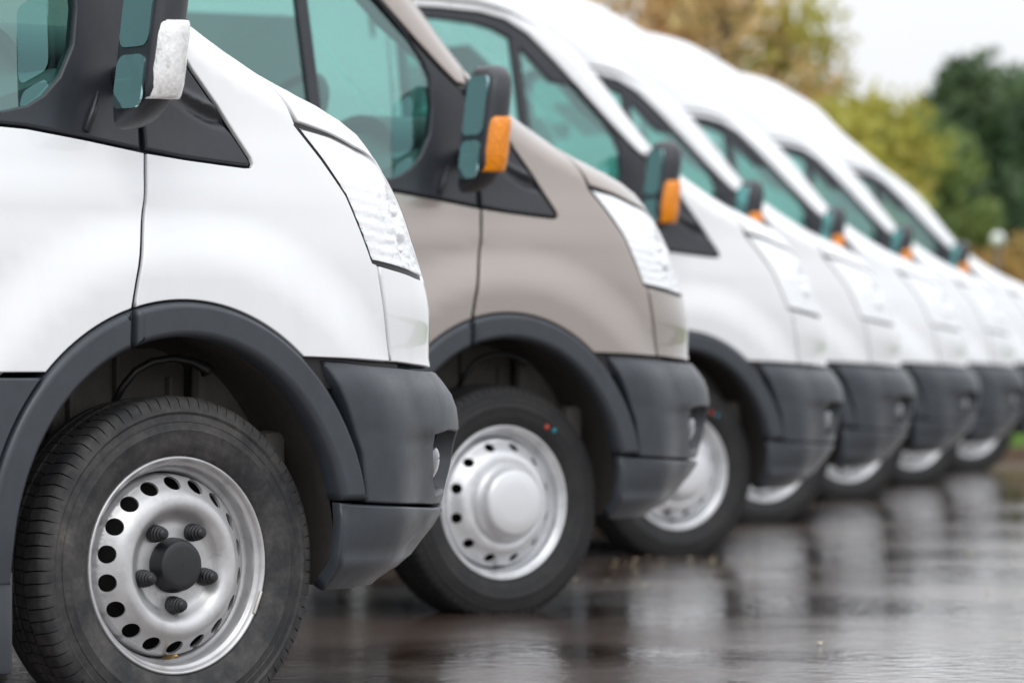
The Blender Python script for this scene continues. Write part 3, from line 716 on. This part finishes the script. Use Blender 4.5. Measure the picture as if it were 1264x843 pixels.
# ------------------------------------------------------------------ wheels
def tyre_mesh(worn):
    K = 84; n = K*6; TT = (0, .05, .07, .15, .17, .58)
    pr = [(.222, .012), (.230, .000), (.236, -.006), (.243, -.008), (.246, -.0105), (.262, -.016), (.280, -.018), (.2825, -.0195), (.285, -.018), (.299, -.0150), (.3000, -.0162), (.3015, -.0160), (.3025, -.0138), (.315, -.0105), (.3162, -.0118), (.3175, -.0112), (.3185, -.0085), (.328, -.005), (.338, -.001), (.3455, .005), (.3495, .013), (.3505, .030), (.351, .052), (.342, .0525), (.342, .061), (.3497, .0615), (.3505, .085), (.3435, .0855), (.3435, .094), (.351, .0945), (.3505, .120), (.3435, .1205), (.3435, .129), (.3497, .1295), (.3465, .155), (.339, .172), (.32, .19), (.28, .205), (.24, .19), (.222, .175)]
    V_, F_ = [], []; k = len(pr)
    for i in range(n):
        a = 2*PI*(i//6+TT[i % 6])/K; ph = i % 6; gv = ph in (2, 3)
        for j, (q, y) in enumerate(pr):
            rr = q
            if worn and 14 <= j <= 22: y -= .007*(j-13)/4 if j < 18 else .007*(1 if j < 21 else .5); rr += .003
            elif not worn and 17 <= j <= 23: rr -= .004*(1-abs(j-19.5)/6)
            if gv and j in (18, 19, 20, 21, 22, 17): rr -= {17: .003, 18: .006, 19: .0085, 20: .010, 21: .009, 22: .006}[j]
            if gv and j in (25, 26, 29, 30): rr -= .004
            aa = a + (.010*math.sin((y-.02)*60) if 21 <= j <= 34 else 0)
            x = rr*math.cos(aa); z = rr*math.sin(aa)
            yy = y
            if z < -.31:
                yy = y-.006*(-z-.31)/.04 if y < .1 else y+.006*(-z-.31)/.04
                z = max(z, -.325)
            V_.append((x, yy, z))
    for i in range(n):
        for j in range(k-1):
            a, b = i*k+j, ((i+1) % n)*k+j; F_.append((a, a+1, b+1, b))
    return V_, F_
RIM1 = [(.2275, .012), (.2285, .003), (.2275, -.002), (.2245, -.004), (.2215, -.002), (.2185, .005), (.2155, .0095), (.2115, .011), (.2095, .013), (.2080, .020), (.2065, .034), (.2045, .039), (.2000, .041), (.1975, .044), (.1960, .052), (.1945, .075)]
def disc_geo(nh, crest, hub_y, hub_r, ring_r, hole_r, yring):
    yt = pch(sorted([(.0, hub_y), (hub_r*.5, hub_y), (hub_r, hub_y), (hub_r+.008, hub_y-.004), (crest-.022, .004), (crest-.012, -.007), (crest, -.012), (crest+.010, -.011), (ring_r-.016, yring-.016), (ring_r, yring), (ring_r+.012, yring+.0125), (.1875, yring+.015), (.1905, yring+.018), (.1925, .060)]))
    vs_, es = [], []
    def ringp(cx, cz, q, n, a0=0):
        b = len(vs_)
        for i in range(n): a = a0+2*PI*i/n; vs_.append((cx+q*math.cos(a), cz+q*math.sin(a)))
        for i in range(n): es.append((b+i, b+(i+1) % n))
        return b
    ringp(0, 0, .193, 108)
    hs_ = []
    for k in range(nh):
        a = 2*PI*k/nh+(PI/nh if nh == 12 else math.radians(11)); hs_.append((ring_r*math.cos(a), ring_r*math.sin(a)))
    def elp(hx, hz, a, k=1.0):             # ellipse in plan: a circle on the 45 degree cone
        q = math.hypot(hx, hz); cx_, cz_ = hx/q, hz/q; u = hole_r*.74*math.cos(a)*k; v = hole_r*math.sin(a)*k
        return hx+cx_*u-cz_*v, hz+cz_*u+cx_*v
    def inh(x, z, k):
        for hx, hz in hs_:
            q = math.hypot(hx, hz); cx_, cz_ = hx/q, hz/q; u = (x-hx)*cx_+(z-hz)*cz_; v = -(x-hx)*cz_+(z-hz)*cx_
            if (u/(.74*hole_r))**2+(v/hole_r)**2 < k*k: return True
        return False
    for hx, hz in hs_:
        b = len(vs_)
        for i in range(22): vs_.append(elp(hx, hz, 2*PI*i/22))
        for i in range(22): es.append((b+i, b+(i+1) % 22))
    nb = len(vs_)
    for q in list(np.arange(.01, .14, .0065))+list(np.arange(.14, .192, .004)):
        m_ = max(8, int(2*PI*q/.009)); 
        for i in range(m_):
            a = 2*PI*i/m_; x, z = q*math.cos(a), q*math.sin(a)
            if not inh(x, z, 1.18): vs_.append((x, z))
    r = delaunay_2d_cdt([Vector(v) for v in vs_], es, [], 0, 1e-6)
    ov = r[0]; V_ = [(v[0], yt(math.hypot(v[0], v[1])), v[1]) for v in ov]; F_ = []
    for f in r[2]:
        cx = sum(ov[i][0] for i in f)/3; cz = sum(ov[i][1] for i in f)/3
        if inh(cx, cz, .985): continue
        F_.append(tuple(f))
    # hole walls
    for hx, hz in hs_:
        b = len(V_)
        for i in range(22):
            x, z = elp(hx, hz, 2*PI*i/22); y = yt(math.hypot(x, z)); V_.append((x, y, z)); V_.append((x*.985, y+.006, z*.985))
        for i in range(22): j = (i+1) % 22; F_.append((b+2*i, b+2*i+1, b+2*j+1, b+2*j))
    return V_, F_
def make_wheel(kind):
    r = bpy.data.objects.new('wheel', None); link(r); A = [r]
    v, f = tyre_mesh(kind == 1); A.append(mobj('tyre', v, f, M['tyre_worn'] if kind == 1 else M['tyre'], r)); A[-1].data.set_sharp_from_angle(angle=math.radians(38))
    st = M['steel'] if kind == 1 else M['steel2']
    v, f = lathe_y(RIM1, 120); rim = mobj('rim', v, f, st, r); A.append(rim)
    if kind == 1: v, f = disc_geo(18, .130, .020, .090, .1715, .0190, .014)
    else: v, f = disc_geo(12, .128, .010, .10, .168, .0162, .012)
    A.append(mobj('wheel_disc', v, f, st, rim))
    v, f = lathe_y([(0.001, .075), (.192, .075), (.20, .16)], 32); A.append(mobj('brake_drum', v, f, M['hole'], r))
    if kind == 1:
        v, f = lathe_y([(.058, .020), (.058, .010), (.055, .004), (.054, -.008), (.051, -.015), (.046, -.018), (.038, -.019), (.001, -.0195)], 40)
        A.append(mobj('centre_cap', v, f, M['nut'], rim)); A[-1].data.set_sharp_from_angle(angle=math.radians(35))
        for k in range(5):
            a = math.radians(-90+72*k); cx, cz = .083*math.cos(a), .083*math.sin(a)
            v, f = lathe_y([(.019, .019), (.019, .010), (.0175, .008), (.0178, .002), (.0160, 0.0), (.0165, -.006), (.0135, -.008), (.014, -.014), (.0105, -.016), (.011, -.021), (.007, -.025), (.0005, -.026)], 16)
            A.append(mobj('wheel_nut', [(x+cx, y, z+cz) for x, y, z in v], f, M['nut'], rim)); A[-1].data.set_sharp_from_angle(angle=math.radians(35))
    else:
        v, f = lathe_y([(.122, -.008), (.119, -.020), (.112, -.026), (.105, -.034), (.100, -.050), (.096, -.058), (.088, -.062), (.05, -.066), (.001, -.067)], 64)
        A.append(mobj('hub_cap', v, f, M['cap'], rim))
    a = math.radians(-93); v, f = tube([(.193*math.cos(a), .035, .193*math.sin(a)), (.190*math.cos(a), .005, .190*math.sin(a)), (.188*math.cos(a), -.012, .188*math.sin(a))], [.006, .0045, .004], 8)
    A.append(mobj('valve', v, f, M['brass'] if kind == 1 else M['black'], rim))
    if kind == 1:
        bm = bmesh.new(); box(bm, (0, 0, 0), (.006, .008, .052), .002); a = math.radians(-22)
        bmesh.ops.rotate(bm, cent=(0, 0, 0), matrix=Matrix.Rotation(-a*1.0, 3, 'Y'), verts=bm.verts[:]); bmesh.ops.translate(bm, vec=(.2215*math.cos(a), -.004, .2215*math.sin(a)), verts=bm.verts[:])
        A.append(bmobj('balance_weight', bm, M['weight'], rim))
    if kind == 2:
        for an, q, m_ in ((57, .265, 'red_dot'), (51, .272, 'blue_dot')):
            a = math.radians(an); v, f = lathe_y([(.0075, .003), (.0075, -.001), (.0005, -.0015)], 12)
            A.append(mobj('paint_dot', [(x+q*math.cos(a), y-.0175, z+q*math.sin(a)) for x, y, z in v], f, M[m_], r))
    return r
def children(o): return [c for c in bpy.data.objects if c.parent == o]
kids = {}
def tree_of(o):
    return (o, [tree_of(c) for c in children(o)])
def copy_tree(t, parent=None):
    o, ch = t; c = o.copy(); COL.objects.link(c)
    if parent is not None: c.parent = parent
    mp = [c]
    for q in ch: mp += copy_tree(q, c)
    return mp

proto = build_van()
w_nuts, w_cap, w_plain = make_wheel(1), make_wheel(2), make_wheel(3)
PTREE = tree_of(proto); WT = {1: tree_of(w_nuts), 2: tree_of(w_cap), 3: tree_of(w_plain)}
BASE = [(0.0, 0.0), (3.027, 3.113), (6.121, 6.341), (8.807, 9.213), (11.599, 12.034), (14.091, 14.457), (16.945, 17.249)]
DX = [(0, 0, 0, 4.6), (0, 0, .02, .1), (0, 0, 0, -3.9), (0, 0, 0, -9.5), (0, 0, 0, -11.9), (0, 0, 0, -9.9), (0, 0, 0, -12.6)]
LAB = ['nearest van, white, with clear mirror indicator and black nuts in its bare steel wheel', 'brown taupe metallic van with amber mirror indicator, second from the camera', 'off-white van third from the camera, its front arch and rim showing past the brown van', 'white van fourth from the camera, its nose showing just past the off-white third van', 'white high-roof van fifth from the camera, middle of the blurred ones', 'white van sixth from the camera, second last of the blurred row', 'farthest white van at the end of the row against the trees']
PAINT = ['white', 'taupe', 'pearl', 'pearl', 'white2', 'white2', 'white2']
STEER = [0, 0, 0, 0, 0, 0, 0]
def setmat(o, m):
    for sl in o.material_slots: sl.link = 'OBJECT'; sl.material = m
for i, (bx_, by_) in enumerate(BASE):
    objs = copy_tree(PTREE)
    root = objs[0]; dx, dy, dz, yaw = DX[i]
    root.location = (bx_+dx, by_-.05+dy, -.02+dz); root.rotation_euler = (0, 0, math.radians(yaw))
    tag(root, LAB[i], 'van', 'vans parked in a staggered row')
    for o in objs[1:]:
        if o.type == 'MESH' and o.data.materials and o.data.materials[0] == M['white']: setmat(o, M[PAINT[i]])
        if i == 0 and o.name.split('.')[0] == 'indicator': setmat(o, M['clearind'])
    if i != 2:
        for o in [q for q in objs[1:] if q.name.split('.')[0] == 'side_window']: objs.remove(o); bpy.data.objects.remove(o)
    if i == 0:
        for o in objs:
            if o.name.split('.')[0] == 'indicator': o['label'] = 'clear indicator lens'
    dzs = dz+(.012 if i == 0 else 0)
    for (x, side) in ((0, 0), (0, 1), (-3.3, 0), (-3.3, 1)):
        kd = (1 if i == 0 else 2 if i in (1, 2) else 3)
        wo_ = copy_tree(WT[kd], root); wr = wo_[0]
        st_ = math.radians(STEER[i]) if x == 0 else 0
        wr.location = (x, .05 if not side else 1.95, .345-dzs); wr.rotation_euler = (0, 0, st_+(PI if side else 0))
        if kd == 1:
            pass
def purge(t):
    o, ch = t
    for c in ch: purge(c)
    bpy.data.objects.remove(o)
for t in [PTREE]+list(WT.values()): purge(t)

# ------------------------------------------------------------------ ground: wet asphalt, kerb, grass
gm = mat('wet_asphalt', (.030, .026, .024), .2)
t = nd(gm, 'ShaderNodeTexCoord')
n1 = nd(gm, 'ShaderNodeTexNoise'); n1.inputs['Scale'].default_value = .55; n1.inputs['Detail'].default_value = 6; n1.inputs['Roughness'].default_value = .6; lk(gm, t.outputs['Object'], n1.inputs['Vector'])
n2 = nd(gm, 'ShaderNodeTexNoise'); n2.inputs['Scale'].default_value = 90; n2.inputs['Detail'].default_value = 4; n2.inputs['Roughness'].default_value = .75; lk(gm, t.outputs['Object'], n2.inputs['Vector'])
n3 = nd(gm, 'ShaderNodeTexNoise'); n3.inputs['Scale'].default_value = 13; n3.inputs['Detail'].default_value = 3; lk(gm, t.outputs['Object'], n3.inputs['Vector'])
wet = ramp(gm, n1.outputs[0], [(.40, 0.), (.58, 1.)])        # 1 = standing water
rg = ramp(gm, wet.outputs[0], [(0., .45), (1., .12)])
P(gm).inputs['Coat Weight'].default_value = 1.0; P(gm).inputs['Coat IOR'].default_value = 1.6
rc = ramp(gm, wet.outputs[0], [(0., .11), (1., .04)]); lk(gm, rc.outputs[0], P(gm).inputs['Coat Roughness']); lk(gm, rg.outputs[0], P(gm).inputs['Roughness'])
cr = ramp(gm, n2.outputs[0], [(.3, (.045, .028, .020)), (.55, (.105, .068, .050)), (.75, (.26, .19, .155))])
lk(gm, cr.outputs[0], P(gm).inputs['Base Color'])
iv = nd(gm, 'ShaderNodeMath'); iv.operation = 'SUBTRACT'; iv.inputs[0].default_value = 1.0; lk(gm, wet.outputs[0], iv.inputs[1])
b1 = nd(gm, 'ShaderNodeBump'); b1.inputs['Distance'].default_value = .004; lk(gm, n2.outputs[0], b1.inputs['Height'])
ms = nd(gm, 'ShaderNodeMath'); ms.operation = 'MULTIPLY'; ms.inputs[1].default_value = .12; lk(gm, iv.outputs[0], ms.inputs[0]); lk(gm, ms.outputs[0], b1.inputs['Strength'])
b2 = nd(gm, 'ShaderNodeBump'); b2.inputs['Distance'].default_value = .01; b2.inputs['Strength'].default_value = .27; lk(gm, n3.outputs[0], b2.inputs['Height']); lk(gm, b1.outputs[0], b2.inputs['Normal'])
lk(gm, b2.outputs[0], P(gm).inputs['Normal']); lk(gm, b2.outputs[0], P(gm).inputs['Coat Normal']); P(gm).inputs['IOR'].default_value = 1.55
V_ = [(-900, -900, 0), (900, -900, 0), (900, 900, 0), (-900, 900, 0)]
g = mobj('car_park_ground', V_, [(0, 1, 2, 3)], gm, smooth=False); tag(g, kind='structure')
KD = 37.6
def quadstrip(name, d0, d1, z0, z1, m, kind='structure'):
    pts = [vw(-140, d0), vw(140, d0), vw(140, d1), vw(-140, d1)]
    V_ = [(p.x, p.y, z0) for p in pts]+[(p.x, p.y, z1) for p in pts]
    o = mobj(name, V_, [(4, 5, 6, 7), (0, 1, 5, 4), (1, 2, 6, 5), (3, 0, 4, 7), (2, 3, 7, 6)], m, smooth=False); tag(o, kind=kind); return o
km = plastic('mossy_kerb_stone', (.13, .085, .055), .8, .2)
for k in range(-20, 60):
    p0, p1 = vw(k*.92, KD), vw(k*.92+.905, KD); q0, q1 = vw(k*.92, KD+.14), vw(k*.92+.905, KD+.14)
    V_ = [(p.x, p.y, z) for z in (0, .11) for p in (p0, p1, q1, q0)]
    if k == -20:
        kerb = quadstrip('kerb_bed', KD+.01, KD+.13, .0, .08, km)
        kb = mobj('kerb_stone', [(x-p0.x, y-p0.y, z) for x, y, z in V_], [(4, 5, 6, 7), (0, 1, 5, 4), (1, 2, 6, 5), (3, 0, 4, 7), (2, 3, 7, 6)], km, kerb, smooth=False); kb.location = (p0.x, p0.y, .0)
    else:
        c = kb.copy(); COL.objects.link(c); c.location = (p0.x, p0.y, .004*math.sin(k*2.3))
grm = mat('grass_soil', (.055, .10, .022), .9)
n = noise(grm, 2.5, 6, .6); rr = ramp(grm, n.outputs[0], [(.35, (.05, .09, .018)), (.6, (.10, .17, .03)), (.75, (.10, .09, .04))]); lk(grm, rr.outputs[0], P(grm).inputs['Base Color'])
quadstrip('grass_verge', KD+.14, 400, -.02, .085, grm)
rnd = random.Random(5)
V_, F_ = [], []
for _ in range(26000):
    a, d = rnd.uniform(-2, 9), KD+.16+rnd.random()**1.5*26
    p = vw(a*(d/37), d, .085); h = rnd.uniform(.05, .13); an = rnd.uniform(0, PI); dx, dy = math.cos(an)*.008, math.sin(an)*.008; lx, ly = rnd.uniform(-.04, .04), rnd.uniform(-.04, .04)
    b = len(V_); V_ += [(p.x-dx, p.y-dy, .08), (p.x+dx, p.y+dy, .08), (p.x+lx, p.y+ly, .085+h)]; F_.append((b, b+1, b+2))
gb = mat('grass_blade', (.12, .23, .03), .6); P(gb).inputs['Subsurface Weight'].default_value = .0
o = mobj('grass', V_, F_, gb, smooth=False); tag(o, 'short bright green grass growing behind the kerb', 'grass', kind='stuff')
# fallen leaves and grit
lm = mat('fallen_leaf', (.45, .38, .24), .6); V_, F_ = [], []
for _ in range(46):
    if rnd.random() < .5: rr_, dd = rnd.uniform(.35, .9), rnd.uniform(17.6, 18.9)
    else: rr_, dd = rnd.uniform(-.3, 2.4), rnd.uniform(12, 22)
    p = vw(rr_, dd); an = rnd.uniform(0, 6.28); q = rnd.uniform(.008, .018); b = len(V_)
    for k, (u, v) in enumerate(((-1.4, 0), (-.4, .7), (.6, .6), (1.5, 0), (.6, -.6), (-.4, -.7))):
        V_.append((p.x+q*(u*math.cos(an)-v*math.sin(an)), p.y+q*(u*math.sin(an)+v*math.cos(an)), .006+abs(v)*.006))
    F_.append((b, b+1, b+2, b+3, b+4, b+5))
o = mobj('fallen_leaves', V_, F_, lm, smooth=False); tag(o, 'small pale fallen leaves lying on the wet asphalt', 'leaves', kind='stuff')

# ------------------------------------------------------------------ trees
def leafmat(name, a, b, c=None):
    m = mat(name, a, .7); oi = nd(m, 'ShaderNodeTexNoise'); tt = nd(m, 'ShaderNodeTexCoord'); oi.inputs['Scale'].default_value = .9; oi.inputs['Detail'].default_value = 5; lk(m, tt.outputs['Object'], oi.inputs['Vector'])
    r = ramp(m, oi.outputs[0], [(.35, a), (.52, b), (.7, c or b)]); lk(m, r.outputs[0], P(m).inputs['Base Color'])
    tr = nd(m, 'ShaderNodeBsdfTranslucent'); lk(m, r.outputs[0], tr.inputs[0]); mi = nd(m, 'ShaderNodeMixShader'); mi.inputs[0].default_value = .4
    lk(m, P(m).outputs[0], mi.inputs[1]); lk(m, tr.outputs[0], mi.inputs[2]); lk(m, mi.outputs[0], m.node_tree.nodes['Material Output'].inputs[0]); return m
bark = plastic('bark', (.10, .08, .06), .9, .2)
LM = {'gold': leafmat('yellow_green_leaves', (.34, .31, .06), (.46, .44, .09), (.48, .34, .10)), 'brown': leafmat('rusty_spring_leaves', (.58, .33, .13), (.66, .46, .24), (.55, .45, .18)),
      'green': leafmat('mid_green_leaves', (.14, .20, .07), (.22, .29, .09), (.30, .31, .10)), 'dark': leafmat('dark_conifer_needles', (.055, .10, .055), (.09, .15, .07), (.14, .19, .09)),
      'shrub': leafmat('brown_shrub_leaves', (.32, .19, .07), (.42, .28, .09), (.26, .25, .09))}
def tree(name, right, depth, h, cr, base, kind, label, cat='tree', seed=1, leaves=7000, size=.11, clumps=26, conic=False, group='trees behind the vans'):
    R = random.Random(seed); p = vw(right, depth); r = empty(name, (p.x, p.y, 0)); tag(r, label, cat, group)
    parts = []; th_ = h*.9
    lean = (R.uniform(-.3, .3), R.uniform(-.3, .3))
    pts = [(lean[0]*t, lean[1]*t, th_*t) for t in [0, .15, .35, .55, .8, 1]]; r0 = h*.016+.04
    parts.append(tube(pts, [r0*1.4, r0, r0*.85, r0*.65, r0*.35, r0*.08], 9))
    cl_ = []
    for k in range(clumps):
        t = (k+.5)/clumps
        z = base+(h-base)*(t**.9); a = R.uniform(0, 2*PI)
        if conic: wd = cr*(1.05-t)**.8*R.uniform(.65, 1.0)
        else: wd = cr*math.sqrt(max(.06, 1-(2*t-1)**2*.85))*R.uniform(.3, 1.0)
        c = (wd*math.cos(a), wd*math.sin(a), z); cl_.append((c, (h-base)*R.uniform(.07, .15)+cr*.10))
        zt = max(.3, z-(.1 if conic else .28)*h*R.uniform(.4, 1)); tt_ = zt/th_
        s0 = (lean[0]*tt_, lean[1]*tt_, zt); mid = ((s0[0]+c[0])/2, (s0[1]+c[1])/2, (zt+z)/2+.08*h*R.uniform(-.3, .6))
        parts.append(tube([s0, mid, c], [r0*.4, r0*.22, r0*.06], 5))
        for _ in range(3):
            e = (c[0]+R.uniform(-1, 1)*cr*.25, c[1]+R.uniform(-1, 1)*cr*.25, c[2]+R.uniform(-.2, 1)*cr*.25); parts.append(tube([c, e], [r0*.08, r0*.02], 4))
    v, f = merge(*parts); mobj('trunk', v, f, bark, r)
    V_, F_ = [], []
    for _ in range(leaves):
        c, q = cl_[R.randrange(len(cl_))]
        u = Vector((R.gauss(0, 1), R.gauss(0, 1), R.gauss(0, .75))).normalized()*q*R.random()**.45
        s_ = size*R.uniform(.6, 1.4); n_ = Vector((R.gauss(0, 1), R.gauss(0, 1), R.gauss(0, 1)+.6)).normalized(); a_ = n_.orthogonal().normalized()*s_; b_ = n_.cross(a_).normalized()*s_*.55
        o_ = Vector(c)+u; b = len(V_); V_ += [o_-a_, o_-b_, o_+a_, o_+b_]; F_.append((b, b+1, b+2, b+3))
    mobj('crown', V_, F_, LM[kind], r, smooth=False); return r
def px(x, d): return (x-632)/FPX*d
T = [('deciduous_tree', 700, 84, 11, 2.4, 2.0, 'brown', 'tall thin-leaved rusty tree above the white roofs at the left edge of the treeline'),
     ('deciduous_tree', 810, 88, 10.5, 1.7, 2.0, 'brown', 'rusty brown spring tree rising behind the fifth van roof'),
     ('deciduous_tree', 905, 82, 9.0, 1.6, 1.2, 'brown', 'orange-brown half-bare tree with sky showing through its top'),
     ('deciduous_tree', 975, 86, 6.9, 1.2, .8, 'gold', 'yellow-green tree beside the gap of open sky'),
     ('deciduous_tree', 1050, 76, 4.7, 1.35, .3, 'gold', 'low yellow-green tree below the gap of open sky'),
     ('deciduous_tree', 1125, 78, 4.3, 1.2, .3, 'green', 'mid green round-topped tree between the yellow and the dark ones'),
     ('deciduous_tree', 1092, 90, 4.3, 1.0, .3, 'dark', 'dark bushy tree between the yellow-green tree and the narrow conifer'),
     ('conifer', 1222, 92, 5.3, .9, .3, 'dark', 'dark pointed conifer filling the gap between the two broad ones'),
     ('conifer', 1152, 90, 5.1, .95, .3, 'dark', 'narrow dark conifer at the left end of the dark group'),
     ('conifer', 1200, 84, 5.6, 1.1, .3, 'dark', 'dark conifer with the highest top right of the sky gap'),
     ('conifer', 1258, 88, 5.6, 1.5, .3, 'dark', 'dark broad conifer cut by the right frame edge'),
     ('deciduous_tree', 1110, 92, 3.8, 1.5, .3, 'dark', 'dark tree low behind the last van mirror')]
for i, (nm, x, d, h, cr_, bs, kd, lb) in enumerate(T):
    tree(nm, px(x, d), d, h, cr_, bs, kd, lb, seed=10+i, conic=(nm == 'conifer'), leaves={'brown': 3300, 'gold': 4000}.get(kd, 7500), size=(.12 if nm != 'conifer' else .15), clumps=(40 if kd in ('dark', 'green') else 34))
for i, (x, d, h) in enumerate(((1180, 70, 1.9), (1225, 68, 2.1), (1275, 70, 2.4))):
    tree('shrub', px(x, d), d, h, .9, .1, 'shrub', ['rusty brown shrub touching the last van hood', 'rusty brown shrub behind the pale globe lamp', 'rusty brown shrub at the right frame edge', 'rusty brown shrub outside the right frame edge'][i], 'shrub', 40+i, 5000, .07, 26, group='brown shrubs under the conifers')
# globe lamp among the shrubs
p = vw(px(1232, 66), 66); r = empty('garden_lamp', (p.x, p.y, 0)); tag(r, 'pale round globe lamp on a short post in front of the brown shrubs', 'lamp')
v, f = tube([(0, 0, 0), (0, 0, 2.3)], .03, 10); mobj('post', v, f, M['plastic'], r)
bm = bmesh.new(); bmesh.ops.create_uvsphere(bm, u_segments=24, v_segments=14, radius=.085); bmesh.ops.translate(bm, vec=(0, 0, 2.42), verts=bm.verts[:]); bmobj('globe', bm, mat('opal_globe', (.85, .88, .85), .3), r)
bm = bmesh.new(); bmesh.ops.create_cone(bm, cap_ends=True, segments=20, radius1=.06, radius2=.04, depth=.05); bmesh.ops.translate(bm, vec=(0, 0, 2.31), verts=bm.verts[:]); bmobj('collar', bm, M['plastic'], r, smooth=False)
